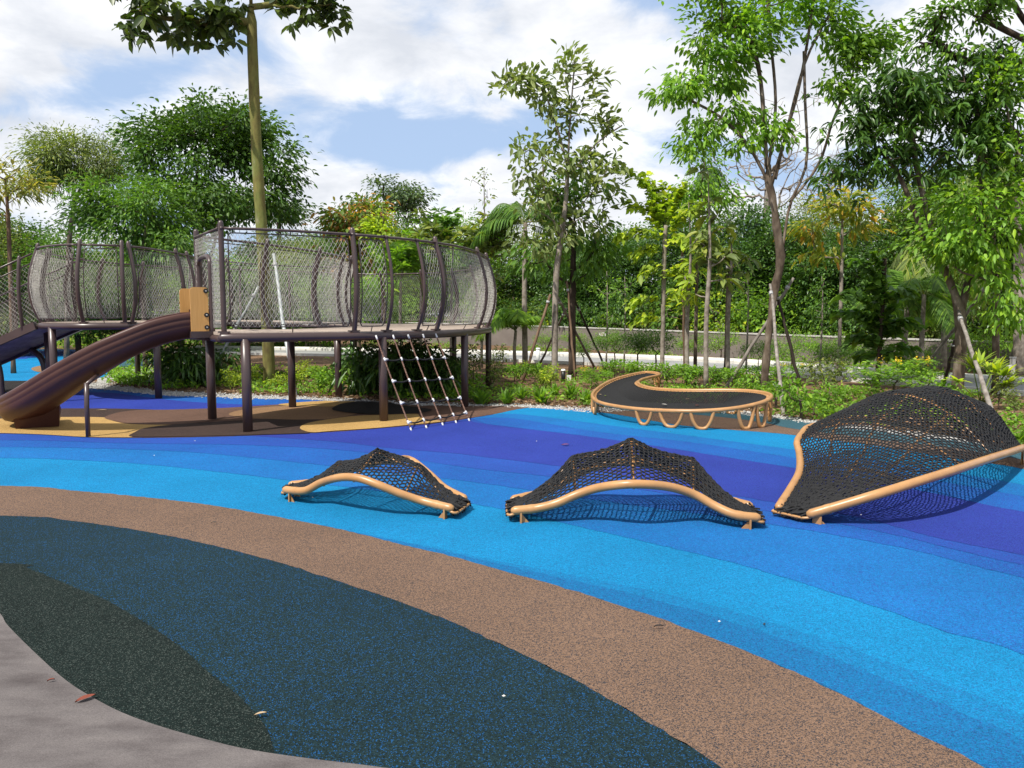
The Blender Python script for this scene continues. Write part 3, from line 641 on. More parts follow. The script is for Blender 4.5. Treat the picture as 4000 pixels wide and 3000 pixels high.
# ------------------------------------------------------------------ slide
slide = empty('slide', (-6.8, 11.0, 0), 'curved dark brown plastic slide with tan side panels at its top', 'slide')
c0 = ent(.40, 0)
sc_ = catmull([(c0[0], c0[1], 1.36), (-4.62, 10.80, 1.345), (-4.95, 10.60, 1.24), (-5.35, 10.44, 1.03), (-5.8, 10.39, .76), (-6.25, 10.46, .49), (-6.68, 10.62, .27), (-6.98, 10.88, .165), (-7.12, 11.25, .14)], 8)
n = len(sc_); t = np.gradient(sc_, axis=0); t /= np.linalg.norm(t, axis=1, keepdims=True)
side = np.cross(t, (0, 0, 1.0)); side /= np.linalg.norm(side, axis=1, keepdims=True); up = np.cross(side, t)
def sprof(outer, k):
    f = k/(n-1); hw = .255; h = .27 if f < .8 else .27-(f-.8)*.3
    # cross-section as (sideways, up) pairs, inner bed or outer shell
    if not outer: return [(-hw-.0, h), (-hw+.02, h*.55), (-hw+.07, .06), (-.1, 0), (.1, 0), (hw-.07, .06), (hw-.02, h*.55), (hw, h)]
    return [(hw, h), (hw+.03, h+.012), (hw+.055, h-.01), (hw+.055, h*.74), (hw+.049, h*.70), (hw+.056, h*.66), (hw+.054, h*.46), (hw+.047, h*.42), (hw+.052, h*.37), (hw+.03, h*.14), (hw-.03, -.05), (.12, -.085), (-.12, -.085), (-hw+.03, -.05), (-hw-.03, h*.14), (-hw-.052, h*.37), (-hw-.047, h*.42), (-hw-.054, h*.46), (-hw-.056, h*.66), (-hw-.049, h*.70), (-hw-.055, h*.74), (-hw-.055, h-.01), (-hw-.03, h+.012), (-hw, h)]
rows = []
for k in range(n):
    pr = sprof(False, k)+sprof(True, k)
    rows.append([sc_[k]+side[k]*a_+up[k]*b_ for a_, b_ in pr])
G = np.array(rows); G = np.concatenate([G, G[:, :1]], 1)
m_ = MB(); m_.sheet(G)
# rounded lip closing the lower end
k = n-1; cen = sc_[k]; endpr = G[-1][:-1]
lip = [endpr]
for f, push in ((.98, .03), (.93, .05)): lip.append((endpr-cen)*np.array([f, f, f])+cen+t[k]*push)
lip = np.array(lip); lip = np.concatenate([lip, lip[:, :1]], 1); m_.sheet(lip)
part(m_, 'chute', M_slide, slide)
# flange at the top of the chute
m_ = MB(); k = 3
for ss_ in (1, -1):
    c = sc_[k]+side[k]*ss_*.315+up[k]*.12; m_.obox(c, t[k]*.035, side[k]*.02, up[k]*.20)
m_.obox(sc_[k]-up[k]*.095, t[k]*.05, side[k]*.33, up[k]*.02); part(m_, 'flange', M_slide, slide)
# foot under the lower end
m_ = MB(); f0 = np.array([-6.82, 10.98, 0]); ax = t[-8]*np.array([1, 1, 0]); ax /= np.linalg.norm(ax); sx = np.array([-ax[1], ax[0], 0])
lo = [f0 + ax*a_ + sx*b_ for a_, b_ in ((-.30, -.26), (.30, -.22), (.30, .22), (-.30, .26))]
hi = [f0 + ax*a_ + sx*b_ + np.array([0, 0, .20]) for a_, b_ in ((-.42, -.29), (.36, -.27), (.36, .27), (-.42, .29))]
for p in hi[0:1]+hi[3:4]: p[2] = .34
m_.add(lo+hi, np.array([(0,3,2,1),(4,5,6,7),(0,1,5,4),(1,2,6,5),(2,3,7,6),(3,0,4,7)]), 0, False); part(m_, 'foot', M_slide, slide)
pp = P(345, 1711); m_ = MB(); m_.tube([(pp[0], pp[1], -.03), (pp[0], pp[1], .4), (pp[0]-.0, pp[1]+.02, .72)], .03, 12); m_.tube([(pp[0], pp[1]+.02, .70), (pp[0], pp[1]+.30, .80)], .026, 8); part(m_, 'support_pole', M_metal, slide)
for tt_, zlo in ((T1, -.02), (T0, .05)):
    m_ = MB(); base_ = ent(tt_, 0, .045); w_ = .235; z0, z1 = dz0+zlo, dz0+.60; r_ = .05
    prof = [(0, z0), (w_, z0)] + [(w_-r_+r_*math.cos(a_), z1-r_+r_*math.sin(a_)) for a_ in np.linspace(0, math.pi/2, 6)] + [(r_-r_*math.sin(a_), z1-r_+r_*math.cos(a_)) for a_ in np.linspace(0, math.pi/2, 6)]
    V = [base_+en*a_+np.array([0, 0, b_])+ex*o_ for o_ in (-.01, .01) for a_, b_ in prof]; kk = len(prof)
    m_.add(V, [np.array([list(range(kk))]), np.array([list(range(kk, 2*kk))[::-1]]), np.array([[j, kk+j, kk+(j+1) % kk, (j+1) % kk] for j in range(kk)])], 0, False)
    sp_ = part(m_, 'side_panel', M_panel, slide)
    for z in (dz0+.05, dz0+.22, dz0+.55):
        m2 = MB(); cc = base_+en*.03+ex*.014+np.array([0, 0, z]); m2.tube([cc-ex*.004, cc+ex*.006], .032, 12); o2 = part(m2, 'bracket', M_black, slide)
        m2 = MB(); m2.tube([cc+ex*.006, cc+ex*.016], .012, 8); part(m2, 'bolt', M_bolt, slide)
m_ = MB(); m_.obox(ent(.40, dz0-.05, .14), ex*.38, en*.15, np.array([0, 0, .045])); part(m_, 'landing', M_metal, slide)

# ------------------------------------------------------------------ ramp on the far left
ramp = empty('access_ramp', (-10.2, 14.8, 0), 'brown ramp with mesh railing sloping down left of the platform', 'ramp')
ra, rb = np.array([-9.0, 14.55, 1.40]), np.array([-11.2, 14.9, .55])
rdir = (rb-ra)/np.linalg.norm(rb-ra); rs = np.array([.15, 1, 0]); rs -= rdir*np.dot(rs, rdir); rs /= np.linalg.norm(rs)
for o_ in (0, 1.35):
    m_ = MB(); p0, p1 = ra+rs*o_, rb+rs*o_; up_ = np.cross(rs, rdir); up_ = up_ if up_[2] > 0 else -up_
    m_.obox((p0+p1)/2, (p1-p0)/2, rs*.035, up_*.075); part(m_, 'side_beam', M_metal, ramp)
    v = np.array([0, 0, 1.0])
    for f in (.12, .42, .75, 1.0):
        b_ = p0+(p1-p0)*f; m_ = MB(); m_.tube([b_+v*(q_*RH-.02)-rs*(1-2*(o_ > 0))*.06*math.sin(math.pi*q_) for q_ in np.linspace(0, 1, 8)], .034, 12, round_end=True); part(m_, 'rail_post', M_metal, ramp)
    m_ = MB(); m_.tube([p0+v*RH*.96, p1+v*RH*.96], .019, 8); m_.tube([p0+v*RH*.84, p1+v*RH*.84], .012, 8); part(m_, 'top_rail', M_metal, ramp)
    A, B = [], []; nu, nv = 26, 24; pn = lambda i, j: p0+(p1-p0)*(i/(2*nu))+v*(.06+(RH*.84-.06)*j/nv)
    for i in range(2*nu+1):
        for j in range(nv):
            if (i+j) % 2 == 0:
                for di in (-1, 1):
                    if 0 <= i+di <= 2*nu: A.append(pn(i, j)); B.append(pn(i+di, j+1))
    m_ = MB(); m_.sticks(np.array(A), np.array(B), .0024, 3); part(m_, 'wire_mesh', M_wire, ramp)
m_ = MB(); c = (ra+rb)/2+rs*.675; m_.obox(c, (rb-ra)/2, rs*.66, np.cross(rs, rdir)*.02); part(m_, 'ramp_floor', M_deck, ramp)
for o_ in (.1, 1.25):
    m_ = MB(); b_ = ra+(rb-ra)*.55+rs*o_; m_.tube(catmull([(b_[0]+.28, b_[1], -.03), (b_[0]+.27, b_[1], .45), (b_[0]+.2, b_[1], .72), (b_[0], b_[1], b_[2]-.05)], 5), .06, 12); part(m_, 'support_post', M_metal, ramp)

# ------------------------------------------------------------------ climbing net at the platform opening
cn = empty('climbing_net', tuple(P(1720, 1666)), 'brown rope climbing net with white clamps hanging from platform edge', 'climbing net')
tops = []; bots = [P(1608,1685), P(1668,1676), P(1732,1665), P(1784,1656), P(1835,1648)]
for px in (1457, 1524, 1581, 1639, 1688):
    s = s_at_px(OC, px, 0, .25, 1.3); p = OC.at(s); p[2] = 1.30; n_ = out_normal(OC, s, 1); tops.append(p+n_*.07)
NP = [[None]*5 for _ in range(5)]
rr = np.random.default_rng(3)
for k in range(5):
    a, b = tops[k], bots[k]
    pts_ = [a+(b-a)*f+np.array([0, 0, -.02*math.sin(math.pi*f)]) for f in np.linspace(0, 1, 14)]
    m_ = MB(); m_.tube(pts_, .0115, 6); part(m_, 'rope', M_brope, cn)
    m_ = MB(); m_.tube([a, a+(b-a)*.045], .014, 8); part(m_, 'rope_end', M_clamp, cn)
    m_ = MB(); m_.tube([b-(b-a)*.035, b], .013, 8); part(m_, 'rope_end', M_clamp, cn)
    for r_, f in enumerate((.27, .50, .725, .905)):
        f = f - .035*(2-k)*.15 - (.0 if r_ < 3 else .02*(k-2)*.4); NP[r_][k] = a+(b-a)*f
for r_ in range(4):
    m_ = MB(); q_ = []
    for k in range(4):
        a, b = NP[r_][k], NP[r_][k+1]
        q_ += [a, a*.67+b*.33+np.array([0, 0, -.018]), a*.33+b*.67+np.array([0, 0, -.018])]
    q_.append(NP[r_][4]); m_.tube(catmull(q_, 3), .0125, 6); part(m_, 'cross_rope', M_rope, cn)
    for k in range(5):
        p = NP[r_][k]; d = tops[k]-bots[k]; d /= np.linalg.norm(d); m_ = MB()
        m_.tube([p-d*.03, p-d*.015, p+d*.015, p+d*.03], [.012, .018, .018, .012], 8)
        if k in (0, 4):
            dd = (NP[r_][1]-NP[r_][0]) if k == 0 else (NP[r_][3]-NP[r_][4]); dd /= np.linalg.norm(dd); m_.tube([p, p+dd*.055], [.018, .015], 8)
        part(m_, 'rope_clamp', M_clamp, cn)

# ------------------------------------------------------------------ net mounds
def hexnet(f, nu, nv, r, jit, seed, sides=4):
    """hexagon-mesh net of short rope pieces over a surface f(u,v)"""
    rr = np.random.default_rng(seed)
    I_, J_ = np.meshgrid(np.arange(nu+1), np.arange(2*nv+1), indexing='ij')
    # brick-wall honeycomb: rows of zigzag strands joined at every second node
    uu = I_/nu + np.where(((I_+J_) % 2) == 0, .16, -.16)/nu; vv = J_/(2*nv)
    uu = np.clip(uu, 0, 1)
    Pn = f(uu.ravel(), vv.ravel()).reshape(nu+1, 2*nv+1, 3) + rr.normal(0, jit, (nu+1, 2*nv+1, 3))
    A = [Pn[:, :-1].reshape(-1, 3)]; B = [Pn[:, 1:].reshape(-1, 3)]
    a, b = [], []
    for i in range(nu):
        for j in range(2*nv+1):
            if (i+j) % 2 == 0: a.append(Pn[i, j]); b.append(Pn[i+1, j])
    A.append(np.array(a)); B.append(np.array(b))
    m_ = MB(); m_.sticks(np.concatenate(A), np.concatenate(B), r, sides); return m_
def mound(name, label, near, far, knots, nu, nv, tr, rope, seed, longribs, cross, prof_p=1.25, skew=0.5, sag=.05):
    nc, fc = Curve(near, 10), Curve(far, 10)
    root = empty(name, tuple((np.array(near[0])+np.array(near[-1]))/2*np.array([1, 1, 0])), label, 'climbing net', 'net mounds on the blue rubber')
    kt = np.array([k[0] for k in knots]); kz = np.array([k[1] for k in knots])
    def Hs(u):
        z = np.interp(u, kt, kz); i = np.clip(np.searchsorted(kt, u)-1, 0, len(kt)-2); x = (u-kt[i])/(kt[i+1]-kt[i])
        return z - sag*(kt[i+1]-kt[i])*4*x*(1-x)
    def f(u, v):
        u = np.atleast_1d(u).astype(float); v = np.atleast_1d(v).astype(float)
        a = nc.at(u*nc.L); b = fc.at(u*fc.L); p = a + (b-a)*v[:, None]
        x = np.where(v < skew, v/skew, (1-v)/(1-skew)); pr = 1-(1-np.clip(x, 0, 1))**prof_p
        basez = a[:, 2]+(b[:, 2]-a[:, 2])*v; p[:, 2] = basez + np.maximum(Hs(u)-(a[:, 2]+b[:, 2])/2, 0)*pr
        return p
    for c in (nc, fc):
        m_ = MB(); m_.tube(c.resample(48), tr, 14, round_end=True); part(m_, 'frame_tube', M_tan, root)
    for v in longribs:
        u = np.linspace(.02, .98, 40); p = f(u, np.full(40, v)); p[:, 2] -= .032; m_ = MB(); m_.tube(p, tr*.30, 8); part(m_, 'rib', M_tan, root)
    for u in cross:
        v = np.linspace(0, 1, 24); p = f(np.full(24, u), v); p[:, 2] -= .034; m_ = MB(); m_.tube(p, tr*.30, 8); part(m_, 'rib', M_tan, root)
    m_ = hexnet(lambda u, v: f(.004+.992*u, .01+.98*v), nu, nv, rope, rope*.5, seed)
    part(m_, 'net', M_rope, root)
    # end bars, lashed net bundles and foot plates
    for e in (0, 1):
        a = nc.at(e*nc.L); b = fc.at(e*fc.L); o_ = nc.tan(np.array([e*nc.L]))[0]*(1 if e else -1); o_[2] = 0; o_ /= np.linalg.norm(o_)
        dz = np.array([0, 0, -.035])
        m_ = MB(); m_.tube(catmull([a-o_*.02+dz*.5, a+o_*.05+dz, (a+b)/2+o_*.06+dz, b+o_*.05+dz, b-o_*.02+dz*.5], 4), .011, 8); part(m_, 'end_bar', M_tan, root)
        for cu in (nc, fc):
            s_ = np.array([.10, .125, .15]) if e == 0 else cu.L-np.array([.15, .125, .10]); m_ = MB(); m_.tube(cu.at(s_), [tr*1.03, tr*1.06, tr*1.03], 14, caps=False); part(m_, 'joint_sleeve', M_tan, root)
        rr = np.random.default_rng(seed+e); A, B = [], []
        for k in range(70):
            fr_ = rr.uniform(.05, .95); q0 = a+(b-a)*fr_-o_*rr.uniform(0, .06)+np.array([0, 0, rr.uniform(-.01, .03)]); q1 = a+(b-a)*np.clip(fr_+rr.normal(0, .12), .02, .98)+o_*rr.uniform(.03, .075)+np.array([0, 0, rr.uniform(-.06, .0)])
            A.append(q0); B.append(q1)
        m_ = MB(); m_.sticks(np.array(A), np.array(B), rope*1.1, 5); part(m_, 'lashing', M_rope, root)
        for q_, sgn_ in ((a, 1), (b, -1)):
            tdir = (b-a)/np.linalg.norm(b-a); tdir[2] = 0
            m_ = MB(); c = q_-o_*.045; h = c[2]-tr*.3
            m_.obox(np.array([c[0], c[1], h/2]), o_*.007, tdir*.03, np.array([0, 0, h/2]))
            m_.add([np.array([c[0], c[1], 0])-o_*(x_+.007)+tdir*y_+np.array([0, 0, z_]) for y_ in (-.005, .005) for x_, z_ in ((0, .0), (.06, 0), (.0, h*.8))], [np.array([[0, 2, 1], [3, 4, 5]]), np.array([[0, 1, 4, 3], [1, 2, 5, 4], [2, 0, 3, 5]])], 0, False)
            part(m_, 'foot_plate', M_tan, root)
    return root
def Z(px, py, z): return tuple(P(px, py, z))
# small mound on the left
near = [Z(1117,1913,.10), Z(1190,1917,.12), Z(1255,1885,.20), Z(1330,1865,.285), Z(1400,1868,.30), Z(1475,1893,.26), Z(1560,1927,.19), Z(1650,1957,.125), Z(1758,1984,.095)]
nn0 = np.array(near); ctr = nn0[len(nn0)//2]
far = [Z(1140,1893,.10), (nn0[1][0]+.10, nn0[1][1]+.42, .12), (nn0[2][0]+.12, nn0[2][1]+.60, .19), (nn0[3][0]+.14, nn0[3][1]+.66, .28), (nn0[4][0]+.17, nn0[4][1]+.70, .31), Z(1600,1795,.28), Z(1675,1850,.20), Z(1735,1905,.13), Z(1812,1946,.095)]
mound('net_mound', 'smallest arched black net mound on tan tubes, nearest the slide', near, far, [(0, .115), (.26, .33), (.5, .47), (.76, .37), (1, .105)], 48, 20, .033, .0066, 11, (.5,), (.26, .5, .76), sag=.13)
near = [Z(2012,1994,.10), Z(2099,1985,.115), Z(2174,1966,.16), Z(2248,1934,.22), Z(2323,1909,.28), Z(2400,1896,.325), Z(2477,1891,.345), Z(2572,1896,.325), Z(2646,1909,.285), Z(2721,1936,.225), Z(2795,1978,.155), Z(2870,2010,.11), Z(2954,2021,.095)]
nn0 = np.array(near)
far = [Z(2008,1950,.10)] + [tuple(nn0[k]+np.array([.05, (.40+.45*math.sin(math.pi*k/12)), 0])) for k in range(1, 12)] + [Z(2925,1974,.10)]
mound('net_mound', 'middle arched black net mound on tan tubes with pointed top', near, far, [(0, .11), (.25, .47), (.49, .63), (.75, .46), (1, .105)], 54, 26, .034, .0066, 12, (.5, .3), (.25, .49, .75), sag=.16)
# big leaf-shaped mound on the right: first tube on its right, second on its left
nearR = [Z(3168,2007,.085), Z(3290,1972,.165), Z(3430,1930,.26), Z(3596,1878,.335), Z(3740,1833,.365), Z(3870,1790,.335), Z(3945,1766,.27), Z(3998,1748,.19)]
farL = [Z(3044,1980,.085), Z(3095,1900,.15), Z(3124,1840,.21), Z(3124,1773,.27), Z(3114,1730,.33), Z(3132,1697,.38), Z(3178,1664,.41), (4.1, 8.85, .40), (5.0, 8.75, .25), (5.55, 8.55, .13)]
mound('net_mound', 'largest leaf shaped black net dome with straight tan tube, far right', nearR, farL, [(0, .10), (.2, .36), (.4, .62), (.6, .82), (.75, .84), (.88, .66), (1, .18)], 78, 44, .036, .0070, 13, (.25, .5, .75), (.2, .4, .6, .78), 2.1, .5, sag=.03)

# ------------------------------------------------------------------ net hammock with looped legs
R5 = lambda x, y, z: tuple(P(2200+x/2.212, 1350+y/2.212, z))
rim = [R5(825,243,.33), R5(760,232,.33), R5(690,233,.32), R5(560,258,.30), R5(430,297,.28), R5(330,348,.26), R5(268,400,.25), R5(252,440,.25), R5(280,475,.245), R5(345,502,.24), R5(450,524,.24), R5(600,545,.24), R5(800,560,.245), R5(1000,566,.26), R5(1200,565,.275), R5(1400,552,.30), R5(1560,530,.33), R5(1690,500,.365), R5(1770,470,.39), R5(1798,440,.41), R5(1770,418,.41), R5(1690,402,.405), R5(1550,390,.40), R5(1350,386,.39), R5(1150,389,.37), R5(950,385,.355), R5(800,374,.345), R5(700,354,.34), R5(655,333,.335), R5(650,314,.33), R5(685,292,.33), R5(760,272,.33), R5(822,258,.33)]
ham = empty('net_hammock', tuple(P(2650, 1640)), 'kidney shaped black net hammock on low tan tube frame with looped legs', 'hammock')
rc = Curve(rim, 6, closed=True); rp = rc.q[:-1]
m_ = MB(); m_.tube(rp, .031, 12, closed=True); part(m_, 'rim_tube', M_tan, ham)
cen2 = rp.mean(0)
for f in (.12, .37, .47, .80):
    s_ = f*rc.L; m_ = MB(); m_.tube(rc.at(np.array([s_-.06, s_, s_+.06])), .0325, 12, caps=False); part(m_, 'joint_sleeve', M_tan, ham)
    for o_ in (-.035, .035):
        p = rc.at(np.array([s_+o_]))[0]; q_ = p-np.array([0, .034, 0]); m_ = MB(); m_.tube([q_+np.array([0, .006, 0]), q_-np.array([0, .003, 0])], .008, 8); part(m_, 'bolt', M_bolt, ham)
tang = np.roll(rp, -1, 0)-np.roll(rp, 1, 0); tang /= np.linalg.norm(tang, axis=1, keepdims=True)
area = 0.5*np.sum(rp[:, 0]*np.roll(rp[:, 1], -1)-np.roll(rp[:, 0], -1)*rp[:, 1]); inn = np.stack([-tang[:, 1], tang[:, 0], 0*tang[:, 0]], 1)*(1 if area > 0 else -1)
inn /= np.linalg.norm(inn, axis=1, keepdims=True)
inner = rp+inn*.06; inner[:, 2] -= .012
m_ = MB(); m_.tube(inner, .009, 6, closed=True); part(m_, 'inner_rail', M_tan, ham)
s = np.arange(0, rc.L, .055); A = rc.at(s); B = []
for p in A: B.append(inner[np.argmin(np.linalg.norm(inner-p, axis=1))])
m_ = MB(); m_.sticks(A, np.array(B), .006, 4); tag(part(m_, 'lacing', M_tan, ham), kind='stuff')
# net: grid clipped to the outline, slightly sagging
poly = inner[:, :2]
def inpoly(x, y):
    c = np.zeros(x.shape, bool); j = len(poly)-1
    for i in range(len(poly)):
        xi, yi = poly[i]; xj, yj = poly[j]; cnd = ((yi > y) != (yj > y)) & (x < (xj-xi)*(y-yi)/(yj-yi+1e-12)+xi); c ^= cnd; j = i
    return c
def zin(x, y):
    d = np.hypot(x[:, None]-inner[None, :, 0], y[:, None]-inner[None, :, 1]); wgt = 1/(d**2+.004); z = (wgt*inner[None, :, 2]).sum(1)/wgt.sum(1)
    return z - .10*np.clip(d.min(1)/.6, 0, 1)**.8
h = .036; ang = .5; ca, sa_ = math.cos(ang), math.sin(ang)
bx0, by0 = poly.min(0); bx1, by1 = poly.max(0); cc = np.array([(bx0+bx1)/2, (by0+by1)/2]); R_ = max(bx1-bx0, by1-by0)
na = int(R_*1.5/h); I_, J_ = np.meshgrid(np.arange(-na//2, na//2), np.arange(-na//2, na//2), indexing='ij')
def gp(I_, J_):
    a_ = I_*h + np.where((I_+J_) % 2 == 0, .16, -.16)*h; b_ = J_*h*.62
    return cc[0]+a_*ca-b_*sa_, cc[1]+a_*sa_+b_*ca
X0, Y0 = gp(I_, J_); ins = inpoly(X0, Y0); A, B = [], []
for (di, dj) in ((0, 1), (1, 0)):
    X1, Y1 = gp(I_+di, J_+dj); ok = ins & inpoly(X1, Y1)
    if di: ok &= ((I_+J_) % 2 == 0)
    A.append(np.stack([X0[ok], Y0[ok]], 1)); B.append(np.stack([X1[ok], Y1[ok]], 1))
A = np.concatenate(A); B = np.concatenate(B)
za = zin(A[:, 0], A[:, 1]); zb = zin(B[:, 0], B[:, 1])
m_ = MB(); m_.sticks(np.column_stack([A, za]), np.column_stack([B, zb]), .0060, 4); part(m_, 'net', M_rope, ham)
A2, B2 = [], []
for p in inner[::1]:
    q_ = p+(cen2-p)*0.05; A2.append(p)
    k = np.argmin(np.hypot(A[:, 0]-p[0], A[:, 1]-p[1])); B2.append(np.array([A[k, 0], A[k, 1], za[k]]))
m_ = MB(); m_.sticks(np.array(A2), np.array(B2), .008, 5); tag(part(m_, 'net_edge', M_rope, ham), kind='stuff')
def nearest_rim(p): return int(np.argmin(np.hypot(rp[:, 0]-p[0], rp[:, 1]-p[1])))
for (px, py, foot) in ((2543,1652,0), (2638,1664,1), (2738,1676,0), (2950,1682,0), (2363,1615,0), (2333,1606,0), (2314,1594,1), (3000,1668,1), (2557,1512,1), (2540,1514,0), (2790,1612,0), (2968,1642,0), (2905,1580,0)):
    p = P(px, py, .03); k = nearest_rim(p); N_ = len(rp); L_ = 0; ka = k; kb = k
    while np.linalg.norm(rp[ka % N_]-rp[k]) < .125: ka -= 1
    while np.linalg.norm(rp[kb % N_]-rp[k]) < .125: kb += 1
    a, b, c = rp[ka % N_], rp[kb % N_], rp[k]; lowz = .028
    m1 = a*.78+c*.22; m2 = b*.78+c*.22; l1 = a*.42+c*.58; l2 = b*.42+c*.58
    pts_ = [a-np.array([0, 0, .01]), np.array([m1[0], m1[1], lowz+(a[2]-lowz)*.45]), np.array([l1[0], l1[1], lowz+.02]), np.array([c[0], c[1], lowz]), np.array([l2[0], l2[1], lowz+.02]), np.array([m2[0], m2[1], lowz+(b[2]-lowz)*.45]), b-np.array([0, 0, .01])]
    m_ = MB(); m_.tube(catmull(pts_, 6), .025, 10)
    if foot: m_.tube([(c[0], c[1], -.01), (c[0], c[1], lowz)], .02, 10)
    part(m_, 'leg_loop', M_tan, ham)

# ------------------------------------------------------------------ vegetation
UPV = np.array([0, 0, 1.0])
def unit(v): return v/(np.linalg.norm(v, axis=-1, keepdims=True)+1e-9)
def skeleton(trunks, targets, rng, step=.38, wig=.06, updroop=.25, low=.35):
    """branches grown from the trunk lines to every foliage point; returns nodes and parents"""
    nodes = []; par = []
    for tr, parent in trunks:
        q = Curve(tr, 8).resample(max(4, int(Curve(tr, 8).L/.3)))
        for i, p in enumerate(q):
            if i == 0 and parent is not None:
                k = int(np.argmin(np.linalg.norm(np.array(nodes)-p, axis=1))); nodes.append(p); par.append(k)
            else: nodes.append(p); par.append(len(nodes)-2 if i else -1)
    base = len(nodes)
    T = np.asarray(targets); zmin = nodes[0][2]; H = max(n[2] for n in nodes)-zmin
    tn = np.array(nodes); order = np.argsort([np.min(np.linalg.norm(tn-t, axis=1)) for t in T]); tips = []
    arr = list(nodes)
    for o in order:
        t = T[o]; A = np.array(arr); d = np.linalg.norm(A-t, axis=1)
        cost = d + 1.2*np.maximum(0, A[:, 2]-(t[2]-.25*d)) + 2.5*np.maximum(0, zmin+H*low-A[:, 2])
        k = int(np.argmin(cost)); a = A[k]; L = np.linalg.norm(t-a); n = max(2, int(L/step))
        mid = (a+t)/2 + np.array([0, 0, -updroop*L*.35]) + rng.normal(0, wig*L, 3)
        prev = k
        for i in range(1, n+1):
            f = i/n; p = (1-f)**2*a + 2*f*(1-f)*mid + f*f*t + (rng.normal(0, .03*min(L, 1), 3) if i < n else 0)
            arr.append(p); par.append(prev); prev = len(arr)-1
        tips.append((o, prev))
    return np.array(arr), np.array(par), tips, base
def limb_mesh(nodes, par, r_tip, r_base, rmin=.006, sides=6, expo=1.75, nub=0, rng=None, base=0, limb_r=0):
    n = len(nodes); r = np.zeros(n); ch = [[] for _ in range(n)]
    for i in range(n):
        if par[i] >= 0: ch[par[i]].append(i)
    acc = np.zeros(n)
    for i in range(n-1, -1, -1):
        if not ch[i]: acc[i] = 1.0
        if par[i] >= 0: acc[par[i]] += acc[i] if True else 0
    # acc counts tips above a node, taken to the pipe-model power
    tips = np.zeros(n)
    order = sorted(range(n), key=lambda i: -depth_of(i, par))
    for i in order:
        if not ch[i]: tips[i] = 1
        if par[i] >= 0: tips[par[i]] += tips[i]
    r = r_tip*tips**(1/expo); roots = [i for i in range(n) if par[i] < 0]
    r = np.maximum(r*(r_base/max(r[roots[0]], 1e-6)), rmin)
    if limb_r: r[:base] = np.maximum(r[:base], limb_r*np.linspace(1, .8, base))
    m = MB(); done = set()
    stack = list(roots)
    while stack:
        i = stack.pop(); chain = [i] if par[i] < 0 else [par[i], i]
        c = i
        while ch[c]:
            nx = max(ch[c], key=lambda k: r[k]); 
            for k in ch[c]:
                if k != nx: stack.append(k)
            chain.append(nx); c = nx
        if len(chain) < 2: continue
        rr = r[chain].copy()
        if par[i] >= 0: rr[0] = rr[1]
        if par[i] < 0:
            rr[0] *= 1.2; rr = rr*np.linspace(1.0, .72, len(rr))
            if nub and rng is not None: rr = rr*(1+rng.normal(0, nub, len(rr)))
        m.tube(nodes[chain], rr, 9 if rr.max() > .06 else (sides if rr.max() > .02 else 4), caps=True)
    return m
def depth_of(i, par, cache={}):
    d = 0
    while par[i] >= 0: i = par[i]; d += 1
    return d
def crown_targets(crowns, rng):
    T = []
    for c in crowns:
        ce = np.array(c['c']); ra = np.array(c['r']); k = 0
        nl = max(3, c['n']//6); lob = []
        while len(lob) < nl:
            v = rng.normal(0, 1, 3); v /= np.linalg.norm(v); lob.append(ce+v*ra*rng.uniform(.15, 1)**(1/2.2)*rng.uniform(.72, 1.3))
        while k < c['n']:
            v = rng.normal(0, 1, 3); v /= np.linalg.norm(v); rad = rng.uniform(.12, 1)**(1/c.get('shell', 2.6)); p = ce+v*ra*rad
            if c['n'] >= 9 and k % 6: p = lob[rng.integers(nl)] + rng.normal(0, .17, 3)*ra*min(1.0, 2.2/nl**.33)
            if p[2] < min(.4, ce[2]*.4): continue
            T.append(p); k += 1
    return np.array(T)
def foliage(mb, T, cen, lf, rng, mat=0):
    n = lf['n']; sp = lf.get('spread', .3); k = lf.get('kind', 'spray')
    if k == 'spray':
        N_ = len(T)*n; c = np.repeat(T, n, 0); off = rng.normal(0, 1, (N_, 3))*np.array([sp, sp, sp*lf.get('flat', .6)])
        d = unit(off)*.9 + unit(c-cen)*.55 + rng.normal(0, .45, (N_, 3)) + np.array([0, 0, -lf.get('hang', .15)])
        mb.leaves(c+off, d, lf['L'], lf['W'], rng, lf.get('droop', .25), lf.get('fold', .18), mat, lf.get('simple', False))
    else:   # whorls of long leaves at the shoot ends
        m = lf.get('whorls', 1)
        C = np.repeat(T, m, 0) + (rng.normal(0, sp, (len(T)*m, 3)) if m > 1 else 0); N_ = len(C)*n
        c = np.repeat(C, n, 0); a = rng.uniform(0, 2*math.pi, N_); el = rng.normal(lf.get('el', .25), .35, N_)
        d = np.stack([np.cos(a)*np.cos(el), np.sin(a)*np.cos(el), np.sin(el)], 1)
        mb.leaves(c + d*.03, d, lf['L'], lf['W'], rng, lf.get('droop', .35), lf.get('fold', .15), mat)
def tree(name, label, trunks, crowns, lf, bark, leaf, seed, r_base, cat='tree', group=None, wig=.06, extra=None, rmin=.007, nub=0, low=.35, limb_r=.0):
    rng = np.random.default_rng(seed); T = crown_targets(crowns, rng)
    nodes, par, tips, base = skeleton(trunks, T, rng, wig=wig, low=low)
    root = empty(name, tuple(nodes[0]*np.array([1, 1, 0])), label, cat, group)
    part(limb_mesh(nodes, par, .006, r_base, rmin, nub=nub, rng=rng, base=base, limb_r=limb_r), 'trunk', bark, root)
    mb = MB(); cen = np.array(crowns[0]['c'])-np.array([0, 0, crowns[0]['r'][2]*.5])
    foliage(mb, T, cen, lf, rng)
    if extra:
        for e in extra:
            sel = rng.random(len(T)) < e.get('p', 1)
            if sel.any(): foliage(mb, T[sel], cen, e, rng, e.get('mat', 0))
    part(mb, 'crown', leaf, root)
    return root
